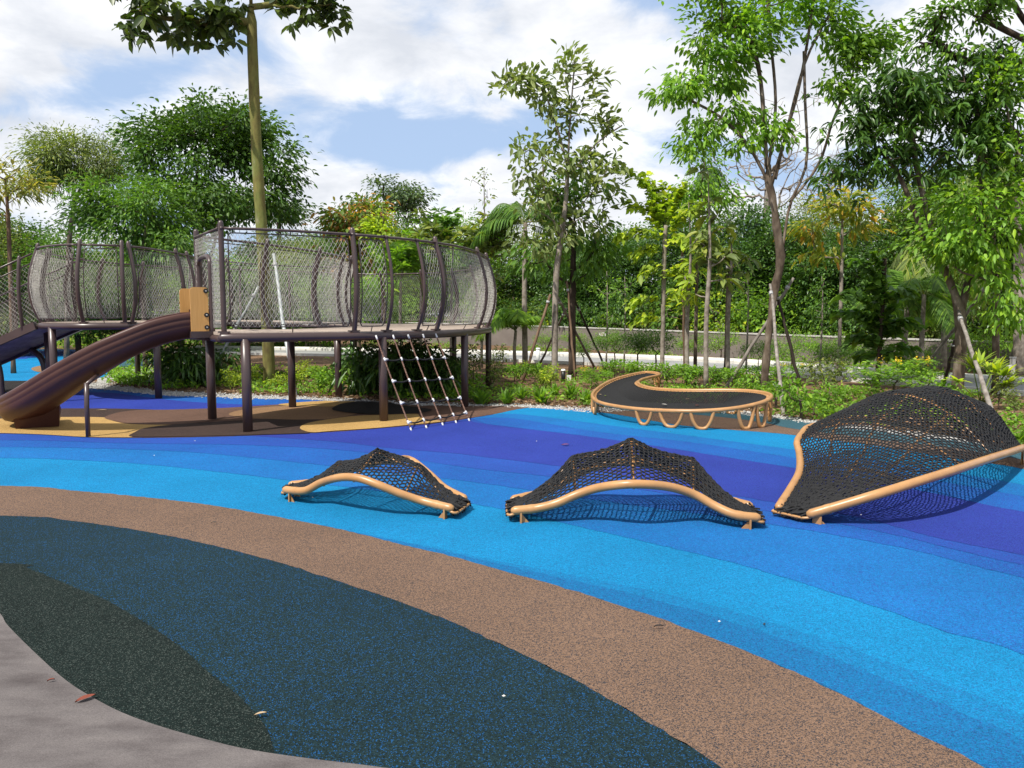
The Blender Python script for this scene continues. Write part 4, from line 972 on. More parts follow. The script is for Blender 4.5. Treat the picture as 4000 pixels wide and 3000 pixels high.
def C(px, py, Y, rx, ry, n, dz=None, shell=2.6):     # crown mass surveyed by centre, distance and apparent half sizes
    c = Q(px, py, Y); k = Y/FPX
    return dict(c=tuple(c), r=(rx*k, (dz if dz else rx*k*.85), ry*k), n=n, shell=shell)
def T_(Y, *pts): return [tuple(Q(x, y, Y)) for x, y in pts]
def G0(px, Y): p = Q(px, 1230, Y); return (p[0], p[1], 0.0)

# --- tall tree standing inside the ring
b = G0(1046, 17.6)
tree('tall_tree', 'tall straight tree with mossy green trunk rising through platform ring',
     [([b, tuple(Q(1040,1200,17.6)), tuple(Q(1022,900,17.6)), tuple(Q(1003,600,17.6)), tuple(Q(990,300,17.6)), tuple(Q(980,0,17.6)), tuple(Q(975,-260,17.6))], None)],
     [C(720,40,17.0,200,55,15), C(640,90,17.0,110,35,7), C(870,60,17.4,90,75,10), C(1200,15,17.8,130,50,11), C(1290,35,17.8,60,30,4), C(960,-160,17.6,480,110,40), C(560,10,16.9,60,40,5)],
     dict(kind='whorl', n=8, whorls=2, spread=.20, L=.30, W=.155, el=-.3, droop=.22, fold=.10), M_barkg, F_big, 21, .135, nub=.03, low=.8)

# --- left group
tree('round_tree', 'dense round glossy tree behind the platform, left of tall trunk',
     [([G0(800,25), tuple(Q(795,1050,25)), tuple(Q(780,880,25)), tuple(Q(770,640,25))], None), ([tuple(Q(798,1080,25)), tuple(Q(840,940,25)), tuple(Q(870,760,25))], 1)],
     [C(770,560,25,250,190,66), C(680,470,25,150,90,20), C(760,790,25,300,120,44), C(960,560,25,110,140,26), C(1080,690,24.5,70,60,8), C(1120,610,24.5,45,25,3), C(1090,790,24.5,60,60,7), C(560,560,25,60,80,8)],
     dict(n=95, spread=.30, L=.185, W=.085, flat=.6, hang=.25), M_barkd, F_deep, 22, .11)
tree('feathery_tree', 'feathery fine leaved tree with two tops at upper left',
     [([G0(250,27), tuple(Q(270,950,27)), tuple(Q(290,760,27)), tuple(Q(250,560,27))], None), ([tuple(Q(285,800,27)), tuple(Q(370,640,27))], 1)],
     [C(250,560,27,80,95,24), C(385,600,27,85,105,26), C(200,640,27,80,70,14), C(300,690,27,140,60,22), C(160,700,27,60,40,6)],
     dict(n=130, spread=.36, L=.17, W=.04, flat=.5, hang=.2), M_bark, F_olive, 23, .09)
tree('leafy_tree', 'bright leafy tree filling the gap below the round tree',
     [([G0(560,22), tuple(Q(560,1080,22)), tuple(Q(570,880,22))], None)],
     [C(560,800,22,170,140,46), C(420,850,22,130,130,34), C(600,960,22,200,110,40)],
     dict(n=80, spread=.28, L=.16, W=.06, flat=.7, hang=.3), M_bark, F_mid, 24, .07)
tree('yellow_palm_tree', 'pale yellow leaved sapling with brown stem at far left',
     [([G0(40,21), tuple(Q(38,1000,21)), tuple(Q(30,820,21)), tuple(Q(20,700,21))], None)],
     [C(30,720,21,130,70,16), C(110,690,21,60,40,5), C(-60,780,21,100,70,9)],
     dict(n=26, spread=.22, L=.24, W=.055, flat=.4, hang=.3), M_poleb, F_pale, 25, .06)

# --- far trees made once and repeated
def dense_proto(seed, leaf, bark, H=8.0, R=3.0, L=.22, W=.11, n=100, cl=150, kinds='spray'):
    rng = np.random.default_rng(seed)
    tr = [([(0, 0, 0), (.1, 0, H*.3), (-.1, .1, H*.62)], None)]
    cr = [dict(c=(0, 0, H*.66), r=(R, R, H*.32), n=cl), dict(c=(.2, -.3, H*.36), r=(R*.95, R*.95, H*.24), n=int(cl*.7))]
    T = crown_targets(cr, rng); nodes, par, tips, base = skeleton(tr, T, rng, step=.7)
    root = bpy.data.objects.new('forest_tree', None); col.objects.link(root)
    limb_mesh(nodes, par, .008, .16, .012, sides=4).build('trunk', bark, root)
    mb = MB(); foliage(mb, T, np.array([0, 0, H*.4]), dict(n=n, spread=.5, L=L, W=W, flat=.6, hang=.2, simple=True), rng); mb.build('crown', leaf, root)
    return root
protos = [dense_proto(31, F_dark, M_barkd), dense_proto(32, F_mid, M_barkd, 8, 2.8), dense_proto(33, F_olive, M_bark, 8, 2.7, .20, .085), dense_proto(34, F_bright, M_bark, 8, 2.8, .20, .10), dense_proto(35, F_blue, M_bark, 8, 3.4, .3, .14, 60)]
used = [False]*len(protos)
def plant(protos, used, k, loc, sc, rot, label, cat, group, name):
    o = protos[k] if not used[k] else copy_tree(protos[k]); used[k] = True
    o.location = loc; o.scale = sc if isinstance(sc, (tuple, list)) else (sc, sc, sc); o.rotation_euler = (0, 0, rot); o.name = name
    tag(o, label, cat, group); return o
wood = [  # proto, px, distance, top py, width px, label
 (0, 2330, 39, 905, 330, 'dark dense tree of the wood behind the wall, right of the feather palm'),
 (1, 2500, 41, 870, 330, 'green dense tree of the wood behind the fishtail palm'),
 (0, 2700, 36, 850, 360, 'dark dense tree of the wood behind the rosette leaved tree'),
 (0, 2920, 33, 800, 380, 'dark dense tree of the wood left of the knotted trunk'),
 (0, 3080, 31, 870, 380, 'darkest tree of the wood right behind the knotted trunk'),
 (2, 3160, 37, 800, 330, 'olive tree of the wood showing above the yellow leaved sapling'),
 (0, 3330, 29, 840, 420, 'dark tree of the wood behind the yellow leaved sapling'),
 (2, 3560, 30, 690, 460, 'tall olive tree of the wood behind the small palms'),
 (1, 3780, 28, 620, 460, 'tall green tree of the wood behind the forked trunk'),
 (0, 3960, 26, 560, 460, 'tall dark tree of the wood at the right picture edge'),
 (0, 2130, 46, 930, 330, 'dark tree of the wood behind the feather palm'),
 (2, 1960, 48, 880, 330, 'olive tree beyond the right end of the platform railing'),
 (3, 1790, 46, 850, 330, 'light green tree beyond the railing gap'),
 (1, 1640, 50, 900, 330, 'green tree beyond the platform, behind the rosette shrubs'),
 (0, 1450, 52, 830, 360, 'dark brownish tree below the flat topped tree'),
 (2, 1240, 60, 940, 360, 'olive low tree on the skyline right of tall trunk'),
 (4, 1130, 75, 905, 330, 'hazy low tree on the skyline beside the tall trunk'),
 (4, 1330, 80, 890, 300, 'hazy tree on the skyline left of the flat topped tree'),
 (1, 930, 40, 1000, 420, 'green tree low behind the slide entrance'),
 (3, 700, 34, 960, 420, 'light green tree low behind the left railing'),
 (2, 480, 33, 930, 400, 'olive tree low behind the left railing'),
 (1, 300, 31, 900, 400, 'green tree behind the ramp end of the railing'),
 (0, 120, 33, 850, 420, 'dark tree at far left behind the ramp'),
 (2, -40, 30, 880, 400, 'olive tree cut by the left picture edge'),
 (1, 1130, 38, 1040, 420, 'green tree low behind the tall trunk and its struts'),
 (3, 1390, 36, 1040, 420, 'light green tree low behind the platform mesh'),
]
rr = np.random.default_rng(77)
for k, px, Y, top, wpx, lab in wood:
    h = (1230-top)*Y/FPX+1.6; wd = wpx*Y/FPX; p = G0(px, Y)
    plant(protos, used, k, p, (wd/5.6, wd/5.6, h/8.0), rr.uniform(0, 6.28), lab, 'tree', 'wood behind the playground', 'forest_tree')
# bright undergrowth on the far side of the wall
ug = [dense_proto(41, F_bright, M_bark, 2.4, 1.3, .15, .08, 44, 46), dense_proto(42, F_mid, M_bark, 2.4, 1.3, .22, .12, 24, 46), dense_proto(46, F_lime, M_bark, 1.8, 1.1, .26, .10, 16, 40), dense_proto(47, F_olive, M_bark, 2.9, 1.1, .11, .05, 70, 46)]; ugu = [False]*4; UK = [1, 0, 3, 1, 2, 0, 0, 2, 1, 3, 1, 0, 2, 3]
ugs = [(1, 2300, 37, 'dark green bush'), (0, 2420, 35, 'bright bush'), (1, 2560, 34, 'green bush'), (0, 2720, 31, 'bright bush'), (0, 2880, 29.5, 'bright bush'), (0, 3040, 28, 'bright bush'), (0, 3180, 26.6, 'bright bush'), (1, 3330, 25.5, 'green bush'), (1, 3480, 25, 'green bush'), (1, 3640, 24.5, 'dark bush'), (1, 3800, 24, 'dark bush'), (0, 3960, 23.2, 'bright bush'), (0, 2180, 40, 'bright bush'), (1, 2050, 42, 'green bush')]
where = {2300:'left of the wall notice', 2420:'right of the wall notice', 2560:'behind the fishtail palm stem', 2720:'behind the brown stake', 2880:'left of the leaning grey pole', 3040:'behind the knotted trunk', 3180:'right of the knotted trunk', 3330:'behind the yellow leaved sapling stem', 3480:'behind the dark fishtail shrub', 3640:'behind the small palms', 3800:'behind the forked trunk', 3960:'at the right picture edge', 2180:'behind the central white-barked tree', 2050:'behind the feather palm stem'}
for (k, px, Y, lab), k in zip(ugs, UK):
    lab = ('bright green bush', 'green large leaved bush', 'low lime bush', 'olive fine leaved bush')[k]
    p = G0(px, Y+2.6); plant(ug, ugu, k, p, rr.uniform(.8, 1.35), rr.uniform(0, 6), lab+' over the wall, '+where[px], 'bush', 'bushes beyond the wall', 'wall_bush')

# --- flat topped far tree
tree('flat_topped_tree', 'distant flat topped umbrella tree on the skyline', [([G0(1480,85), tuple(Q(1490,900,85)), tuple(Q(1510,800,85))], None)],
     [C(1500,745,85,130,32,40), C(1600,820,85,70,50,18), C(1430,800,85,70,22,10)], dict(n=34, spread=.8, L=.5, W=.22, flat=.3), M_barkd, F_blue, 43, .35, wig=.1)
tree('flat_topped_tree', 'distant flat tree just right of the tall mossy trunk', [([G0(1090,80), tuple(Q(1090,900,80)), tuple(Q(1085,850,80))], None)],
     [C(1080,820,80,75,45,26)], dict(n=34, spread=.8, L=.5, W=.22, flat=.3), M_barkd, F_blue, 44, .3, wig=.1)

# --- orange tipped tree and the whorled shrubs behind the railing
tree('orange_leaved_tree', 'bushy tree with orange young leaves above the railing', [([G0(1400,26), tuple(Q(1400,1100,26)), tuple(Q(1400,900,26))], None)],
     [C(1390,870,26,120,70,36), C(1400,1000,26,160,90,36), C(1450,830,26,70,40,10)], dict(n=34, spread=.26, L=.24, W=.10, hang=.5), M_bark, F_orange, 45, .07)
tree('lime_sapling', 'upright lime green sapling beside the orange leaved tree', [([G0(1500,25), tuple(Q(1500,1000,25)), tuple(Q(1495,810,25))], None)],
     [C(1495,880,25,45,70,16), C(1510,960,25,50,50,10)], dict(n=30, spread=.2, L=.20, W=.09, hang=.1), M_bark, F_lime, 46, .05)
ROS = dict(kind='whorl', n=13, whorls=2, spread=.22, L=.36, W=.095, el=.3, droop=.25)
for k, (px, Y, top, lab) in enumerate(((1640, 24, 900, 'whorled big leaved shrub tree behind the railing opening'), (1760, 25, 830, 'tall thin whorled tree with pale stem above the railing'), (1880, 23, 870, 'whorled olive tree at the right end of the railing'), (1560, 23, 990, 'low whorled shrub tree behind the platform mesh'))):
    tree('whorled_tree', lab, [([G0(px, Y), tuple(Q(px+5,1100,Y)), tuple(Q(px+15,top+60,Y))], None)],
         [C(px+5, (top+1010)/2, Y, 90, (1010-top)/2, 22), C(px, 1060, Y, 90, 70, 9)], ROS, M_barkp, (F_olive, F_mid, F_olive, F_bright)[k], 50+k, .05, group='whorled trees behind the railing')
tree('bare_sapling', 'thin pale sapling almost bare, right of the railing', [([G0(1900,27), tuple(Q(1895,1000,27)), tuple(Q(1890,660,27))], None)],
     [C(1890,760,27,60,100,14), C(1880,900,27,80,70,10)], dict(n=5, spread=.12, L=.17, W=.07), M_barkp, F_olive, 57, .04)

# --- palms
def frond(mb, base, az, el, L, W, rng, nl=34, lw=.03, hang=.35, bend=.9, mats=(0, 1)):
    pts = []; n = 12; d0 = np.array([math.cos(az)*math.cos(el), math.sin(az)*math.cos(el), math.sin(el)])
    for i in range(n+1):
        t = i/n; pts.append(base + d0*L*t*(1-.12*t) + np.array([0, 0, -bend*L*.5*t*t*t]) + np.array([0, 0, -bend*L*.18*t*t]))
    pts = np.array(pts); mb.tube(pts, np.linspace(.016, .004, n+1)*(L/2), 4, mat=mats[1], caps=False)
    cv = Curve(pts, smooth=False); s = np.linspace(.16, .99, nl)*cv.L; c = cv.at(s); t = cv.tan(s)
    sd = unit(np.cross(t, UPV)); up = np.cross(sd, t); f = np.sin(np.linspace(.3, math.pi*.97, nl))**.6
    for sg in (-1, 1):
        dd = sd*sg*.85 + t*.55 + up*.12 + np.array([0, 0, -hang]) + rng.normal(0, .07, (nl, 3))
        d = unit(dd); l = (W*f)[:, None]; wv = unit(np.cross(d, up))*lw*.5
        tip = c + d*l + np.array([0, 0, -.25])*l*hang*1.6; mid = c + d*l*.5
        V = np.stack([c-wv*.5, c+wv*.5, mid+wv, tip, mid-wv], 1).reshape(-1, 3); b = (np.arange(nl)*5)[:, None]
        mb.add(V, [b+np.array([[0, 1, 2, 4]]), b+np.array([[4, 2, 3]])], mats[0], True)
def palm(name, label, base, top, nf, L, W, leaf, seed, r=.07, el=(.1, 1.2), stems=None, hang=.35, bend=.9, lw=.03, bark=None, az=None, nl=34):
    rng = np.random.default_rng(seed); root = empty(name, tuple(np.array(base)*np.array([1, 1, 0])), label, 'palm')
    m = MB(); base = np.array(base); top = np.array(top); m.tube(catmull([base, (base+top)/2+rng.normal(0, .04, 3), top], 5), np.linspace(r*1.2, r*.8, 11), 9); part(m, 'trunk', bark or M_barkp, root)
    mb = MB()
    for i in range(nf):
        a = rng.uniform(0, 6.28) if az is None else rng.uniform(*az); frond(mb, top+rng.normal(0, .03, 3), a, rng.uniform(*el), L*rng.uniform(.8, 1.1), W, rng, nl, lw, hang, bend)
    part(mb, 'crown', [leaf, F_olive], root); return root
palm('feather_palm', 'tall feather palm with drooping fronds left of central tree', G0(2052,22.5), Q(2052,870,22.5), 15, 2.3, .62, F_mid, 61, .075, (.0, 1.15), hang=.75, bend=.9, lw=.035, nl=46)
palm('feather_palm', 'low clump of feather palm fronds at the feather palm base', G0(2015,22), Q(2015,1290,22), 14, 1.6, .5, F_bright, 62, .05, (.3, 1.35), hang=.5, bend=.8, lw=.03)
palm('small_palm', 'fan of light green palm fronds behind the dark fishtail shrub', G0(3540,20), Q(3545,1180,20), 14, 2.0, .6, F_bright, 63, .07, (.2, 1.35), hang=.35, bend=.9, lw=.035, nl=40)
palm('small_palm', 'dark low palm with slender stem left of the forked trunk', G0(3610,19), Q(3610,1150,19), 13, 1.5, .5, F_mid, 64, .06, (-.1, 1.2), hang=.5, bend=1.0, lw=.03)
palm('small_palm', 'shadowed palm with wide fronds behind the forked trunk', G0(3700,21), Q(3700,1000,21), 14, 2.2, .65, F_olive, 65, .07, (-.2, 1.1), hang=.6, bend=1.0, lw=.035)
palm('distant_palm', 'small dark windblown palm top above the rosette trees', G0(2760,34), Q(2765,650,34), 12, 1.0, .5, F_dark, 66, .06, (-.9, .9), hang=.9, bend=1.4, lw=.04)
palm('thick_palm', 'pale ringed palm trunk cut by the right picture edge', G0(4000,19.0), Q(3985,700,19.0), 10, 2.4, .6, F_olive, 67, .13, (-.2, 1.0), hang=.6)
def fishtail(name, label, trunk, fr, leaf, seed, bark, r=.05):
    rng = np.random.default_rng(seed); root = empty(name, tuple(np.array(trunk[0])*np.array([1, 1, 0])), label, 'palm')
    m = MB(); m.tube(catmull(trunk, 5), r, 8); part(m, 'trunk', bark, root); mb = MB()
    for (px, py, Y, px2, py2, wd) in fr:
        a = np.array(Q(px, py, Y)); b = np.array(Q(px2, py2, Y+rng.normal(0, .4))); mid = (a+b)/2+np.array([0, 0, .18*np.linalg.norm(b-a)])
        pts = catmull([a, mid, b], 8); mb.tube(pts, np.linspace(.014, .005, len(pts)), 4, mat=1, caps=False)
        cv = Curve(pts, smooth=False); nl = int(30+cv.L*42); s = rng.uniform(.15, 1, nl)*cv.L; c = cv.at(s); t = cv.tan(s); sd = unit(np.cross(t, UPV))*np.where(rng.random(nl) < .5, -1, 1)[:, None]
        d = sd*.8+t*.7+rng.normal(0, .25, (nl, 3))+np.array([0, 0, .05])
        mb.leaves(c+rng.normal(0, .05, (nl, 3)), d, wd*.95, wd*.5, rng, .35, .12)
    part(mb, 'crown', [leaf, F_olive], root); return root
FY = 19.0
fishtail('fishtail_palm', 'light green fishtail palm with jagged leaves in the middle', [G0(2590,FY), Q(2590,1250,FY), Q(2595,1000,FY), Q(2600,880,FY)],
  [(2600,900,FY,2440,660,.30), (2600,900,FY,2520,690,.30), (2600,880,FY,2640,760,.30), (2600,940,FY,2420,930,.28), (2600,930,FY,2720,820,.30), (2600,980,FY,2480,1000,.26), (2600,960,FY,2700,960,.28), (2595,1050,FY,2500,1080,.24), (2590,1100,FY,2680,1050,.24), (2600,900,FY,2590,720,.28), (2595,900,FY,2560,800,.28),
   (2590,1180,FY,2460,1190,.24), (2590,1200,FY,2640,1160,.24), (2590,1260,FY,2480,1260,.22), (2600,880,FY,2680,720,.3), (2600,920,FY,2460,800,.3)], F_lime, 71, M_barkp, .055)
FY = 16.8
fishtail('fishtail_shrub', 'dark bushy fishtail palm clump with big ragged leaves', [G0(3440,FY), Q(3440,1300,FY), Q(3450,1150,FY), Q(3455,1010,FY)],
  [(3445,1250,FY,3300,1150,.34), (3445,1300,FY,3270,1230,.32), (3450,1150,FY,3350,1020,.32), (3450,1150,FY,3420,990,.34), (3450,1200,FY,3550,1140,.32), (3445,1300,FY,3570,1260,.32), (3440,1350,FY,3330,1330,.30), (3440,1380,FY,3560,1370,.28), (3440,1330,FY,3420,1180,.34), (3440,1300,FY,3480,1200,.34), (3440,1320,FY,3380,1250,.34), (3440,1330,FY,3500,1290,.32), (3440,1380,FY,3420,1330,.3), (3440,1200,FY,3400,1100,.34), (3440,1400,FY,3360,1390,.26), (3440,1400,FY,3500,1390,.26)], F_mid, 72, M_barkd, .05)

# --- central tree with sparse upright clusters
Y = 18.6
tree('central_tree', 'slender white barked tree with sparse clustered leaves at centre',
     [([G0(2168,Y), tuple(Q(2168,1250,Y)), tuple(Q(2175,1050,Y)), tuple(Q(2200,880,Y)), tuple(Q(2215,720,Y)), tuple(Q(2225,500,Y)), tuple(Q(2245,240,Y))], None),
      ([tuple(Q(2190,930,Y)), tuple(Q(2130,760,Y)), tuple(Q(2120,600,Y))], 1), ([tuple(Q(2215,640,Y)), tuple(Q(2120,350,Y)), tuple(Q(1980,300,Y))], 1), ([tuple(Q(2215,700,Y)), tuple(Q(2330,560,Y)), tuple(Q(2430,490,Y))], 1)],
     [C(1990,315,Y,60,28,8), C(2060,305,Y,50,28,7), C(2130,360,Y,50,40,7), C(2230,270,Y,60,70,10), C(2300,300,Y,40,40,4), C(2190,450,Y,90,60,8), C(2290,430,Y,90,50,7), C(2390,495,Y,70,35,9), C(2120,560,Y,90,70,11), C(2230,610,Y,120,80,13), C(2350,650,Y,80,60,8), C(2110,690,Y,90,70,9), C(2350,770,Y,90,70,8), C(2080,820,Y,70,80,7), C(2240,880,Y,110,70,8), C(2130,930,Y,90,60,9)],
     dict(n=12, spread=.14, L=.215, W=.095, flat=.9, hang=-.45, droop=.1), M_barkp, F_sage, 81, .08, wig=.05, rmin=.009, low=.5, limb_r=.022,
     extra=[dict(n=6, spread=.2, L=.24, W=.10, hang=.5, p=.45)])
tree('dark_trunk_tree', 'dark trunked leafy tree close behind the central tree',
     [([G0(2238,19.8), tuple(Q(2235,1250,19.8)), tuple(Q(2240,1000,19.8)), tuple(Q(2245,800,19.8))], None)],
     [C(2200,760,19.8,110,90,12), C(2310,720,19.8,90,80,9), C(2230,980,19.8,140,120,12), C(2330,940,19.8,80,80,10), C(2060,980,19.8,60,60,6)],
     dict(n=24, spread=.24, L=.24, W=.09, hang=.5), M_barkd, F_mid, 82, .10)

# --- whorled saplings in front of the wall
for k, (px, Y, top, bot, lab, m_, nn) in enumerate(((2765, 16.5, 640, 1330, 'tall sapling with whorls of long drooping leaves, middle right', F_olive, 20), (2690, 17.5, 760, 1250, 'slim whorled sapling beside the fishtail palm', F_lime, 14), (2850, 18, 850, 1200, 'whorled sapling with yellowing big leaves left of knotted trunk', F_olive, 14))):
    tree('whorled_sapling', lab, [([G0(px, Y), tuple(Q(px-6,1250,Y)), tuple(Q(px+8,1000,Y)), tuple(Q(px,top+30,Y))], None)],
         [C(px, (top+bot)/2, Y, 85, (bot-top)/2, nn)], dict(kind='whorl', n=9, L=.36, W=.12, el=.15, droop=.4), M_barkp, m_, 90+k, .055, group='whorled saplings before the wall')
tree('leafy_sapling', 'bright fine leaved sapling between fishtail palm and knotted trunk',
     [([G0(2720,20), tuple(Q(2722,1100,20)), tuple(Q(2730,850,20)), tuple(Q(2760,560,20))], None)],
     [C(2730,620,20,90,50,10), C(2700,800,20,110,80,20), C(2790,740,20,90,60,14), C(2640,830,20,90,60,14), C(2760,500,20,50,40,5)],
     dict(n=34, spread=.2, L=.14, W=.06, hang=.1), M_bark, F_bright, 93, .05)

# --- knotted multi-stemmed tree
Y = 16.2
kn = tree('knotted_tree', 'large tree with knotted trunk fanning into many thin limbs',
     [([G0(2992,Y), tuple(Q(2998,1350,Y)), tuple(Q(3022,1150,Y)), tuple(Q(3050,1020,Y)), tuple(Q(3035,900,Y)), tuple(Q(3020,780,Y)), tuple(Q(3000,680,Y)), tuple(Q(3030,420,Y)), tuple(Q(3010,150,Y)), tuple(Q(2990,-100,Y))], None),
      ([tuple(Q(3010,730,Y)), tuple(Q(3060,560,Y)), tuple(Q(3130,300,Y)), tuple(Q(3190,-80,Y))], 1),
      ([tuple(Q(3060,960,Y)), tuple(Q(3085,800,Y)), tuple(Q(3150,640,Y)), tuple(Q(3145,400,Y)), tuple(Q(3140,200,Y))], 1),
      ([tuple(Q(3085,790,Y)), tuple(Q(3200,640,Y)), tuple(Q(3250,480,Y)), tuple(Q(3330,300,Y))], 1),
      ([tuple(Q(3005,720,Y)), tuple(Q(2930,580,Y)), tuple(Q(2820,460,Y)), tuple(Q(2650,370,Y))], 1),
      ([tuple(Q(2995,660,Y)), tuple(Q(2985,480,Y)), tuple(Q(2960,250,Y)), tuple(Q(2880,60,Y))], 1),
      ([tuple(Q(3030,700,Y)), tuple(Q(3080,480,Y)), tuple(Q(3150,230,Y)), tuple(Q(3260,20,Y))], 1)],
     [C(2740,100,Y,120,90,14), C(2860,60,Y,130,90,17), C(3000,80,Y,130,110,19), C(3110,60,Y,110,90,13), C(2980,200,Y,120,60,10), C(2820,210,Y,90,40,8), C(2640,340,Y,80,50,11), C(2720,310,Y,60,40,5), C(2830,320,Y,60,30,7), C(2890,440,Y,70,40,8), C(2750,500,Y,50,60,6), C(2700,560,Y,50,40,5), C(3020,520,Y,70,35,8), C(2900,570,Y,40,40,4), C(3280,150,Y,70,40,9), C(3400,140,Y,100,40,13), C(3330,240,Y,90,60,14), C(3280,350,Y,50,50,8), C(3230,70,Y,80,50,9), C(2950,-120,Y,420,100,70)],
     dict(n=34, spread=.19, L=.16, W=.072, flat=.45, hang=.15), M_bark, F_bright, 95, .085, wig=.05, nub=.13, low=.55, rmin=.008, limb_r=.032)
# --- bare far tree
def bare(name, label, px, Y, top, wpx, seed):
    rng = np.random.default_rng(seed)
    T = crown_targets([C(px, (top+860)/2, Y, wpx/2, (860-top)/2, 420, shell=1.8)], rng)
    nodes, par, tips, base = skeleton([([G0(px, Y), tuple(Q(px,950,Y)), tuple(Q(px+8,700,Y))], None)], T, rng, step=.45, wig=.08, updroop=.5)
    root = empty(name, G0(px, Y), label, 'tree'); part(limb_mesh(nodes, par, .006, .2, .013, sides=4), 'trunk', M_barkp, root); return root
bare('bare_tree', 'leafless grey tree seen through the knotted tree limbs', 2990, 42, 350, 520, 96)
bare('bare_tree', 'leafless grey tree further right, left of the mango tree', 3230, 50, 580, 330, 97)

# --- yellow leaved sapling
tree('yellow_leaved_tree', 'sapling with yellow and orange leaves on a straight tan stem', [([G0(3283,20), tuple(Q(3284,1200,20)), tuple(Q(3290,900,20)), tuple(Q(3290,770,20))], None)],
     [C(3270,810,20,110,60,20), C(3230,900,20,90,50,10), C(3340,860,20,70,60,10), C(3190,985,20,60,30,5)], dict(n=16, spread=.2, L=.22, W=.10, hang=.4), M_barkp, F_yellow, 98, .05)

# --- forked mango tree and neighbours on the right
Y = 14.8
tree('mango_tree', 'forked tree with long dark hanging leaves on the right',
     [([G0(3752,Y), tuple(Q(3752,1350,Y)), tuple(Q(3745,1200,Y)), tuple(Q(3690,1050,Y)), tuple(Q(3640,900,Y)), tuple(Q(3580,650,Y)), tuple(Q(3560,480,Y))], None),
      ([tuple(Q(3750,1230,Y)), tuple(Q(3800,1020,Y)), tuple(Q(3830,800,Y)), tuple(Q(3830,500,Y))], 1), ([tuple(Q(3700,1080,Y)), tuple(Q(3640,1000,Y)), tuple(Q(3520,700,Y)), tuple(Q(3450,600,Y))], 1)],
     [C(3560,370,Y,150,90,30), C(3450,430,Y,110,80,18), C(3380,560,Y,100,90,16), C(3700,400,Y,130,110,26), C(3860,430,Y,120,130,28), C(3850,260,Y,110,60,14), C(3640,560,Y,140,80,18), C(3330,640,Y,70,60,7), C(3260,690,Y,50,40,4), C(3780,620,Y,150,80,18), C(3490,640,Y,90,60,8)],
     dict(kind='whorl', n=9, whorls=3, spread=.2, L=.25, W=.058, el=-.05, droop=.5), M_bark, F_dark, 101, .11, low=.35, rmin=.01, limb_r=.026,
     extra=[dict(kind='whorl', n=8, whorls=2, spread=.32, L=.22, W=.055, el=0, droop=.5, p=.6)])
tree('light_leaved_tree', 'bright leaved tree filling the right edge in front of mango tree',
     [([G0(3905,15.6), tuple(Q(3890,1150,15.6)), tuple(Q(3880,950,15.6)), tuple(Q(3900,700,15.6))], None)],
     [C(3860,830,14.2,170,120,32), C(3690,830,14.4,130,110,22), C(3900,1030,14.2,130,90,18), C(3940,640,14.3,90,120,20), C(3960,300,14.3,70,160,18), C(3640,960,14.5,80,70,8), C(3960,1190,14.3,80,60,9), C(3760,970,14.4,90,60,8)],
     dict(n=30, spread=.22, L=.155, W=.068, hang=.3, droop=.3), M_bark, F_bright, 102, .07, low=.4)
tree('overhanging_tree', 'tall tree whose thin branch overhangs the upper right corner',
     [([G0(4200,15), tuple(Q(4150,700,15)), tuple(Q(4060,200,15)), tuple(Q(3960,20,15)), tuple(Q(3900,-120,15))], None), ([tuple(Q(4050,180,15)), tuple(Q(3850,80,15)), tuple(Q(3700,20,15))], 1), ([tuple(Q(4040,240,15)), tuple(Q(3760,240,15)), tuple(Q(3650,150,15))], 1)],
     [C(3760,50,15,140,50,22), C(3880,40,15,100,60,14), C(3640,110,15,60,45,9), C(3700,190,15,60,50,9), C(3610,160,15,40,30,4), C(3900,-90,15,250,70,22), C(4050,300,15,60,100,8)],
     dict(n=18, spread=.16, L=.15, W=.065, hang=.15), M_barkd, F_mid, 103, .13, low=.6)
# sparse young plants along the back line
for k, (px, Y, top, lab) in enumerate(((2370, 24, 1060, 'thin staked sapling left of the wall notice'), (2440, 23.5, 1080, 'thin staked sapling right of the wall notice'), (2920, 22, 1060, 'thin pale sapling left of the knotted trunk'), (3210, 22, 1080, 'thin dead stick sapling right of knotted trunk'))):
    tree('thin_sapling', lab, [([G0(px, Y), tuple(Q(px+3,1200,Y)), tuple(Q(px,top,Y))], None)], [C(px, top+60, Y, 50, 60, 7), C(px, top+170, Y, 55, 60, 5)], dict(n=14, spread=.14, L=.15, W=.06, hang=.1), M_barkp, F_mid if k % 2 else F_bright, 110+k, .03)

# --- stakes propping the trees
def pole(name, label, a, b, r, m, cat='stake', group='poles propping the trees'):
    o = empty(name, tuple(np.array(a)*np.array([1, 1, 0])), label, cat, group); mb = MB(); a = np.array(a); b = np.array(b); rg = np.random.default_rng(int(abs(a[0])*1000))
    pts = np.array([a+(b-a)*f for f in np.linspace(0, 1, 9)]) + rg.normal(0, .008, (9, 3)); mb.tube(pts, r*np.linspace(1.1, .85, 9)*(1+rg.normal(0, .05, 9)), 8); part(mb, 'pole', m, o)
    mb = MB(); c = a+(b-a)*.9; mb.tube([c, c+(b-a)*.025], r*1.35, 8); part(mb, 'tie', M_grey, o); return o
pole('support_stake', 'brown stake leaning right onto the white barked central tree', P(2040,1496), Q(2150,1150,18.4), .035, M_poleb)
pole('support_stake', 'grey stake crossing the central tree down to the right', P(2325,1440), Q(2170,1150,18.8), .035, M_pole)
pole('support_stake', 'thin grey stake left behind the central tree', P(2103,1432), Q(2212,1205,19.2), .03, M_pole)
pole('support_stake', 'dark stake right of the dark trunk', P(2352,1410), Q(2248,1180,19.8), .035, M_poled)
pole('support_stake', 'upright pale stake between the two central trunks', P(2248,1490), Q(2215,1100,18.9), .028, M_poleb)
pole('support_stake', 'pale thin stake right against the knotted trunk', P(3063,1627), Q(3008,1110,15.6), .03, M_pole)
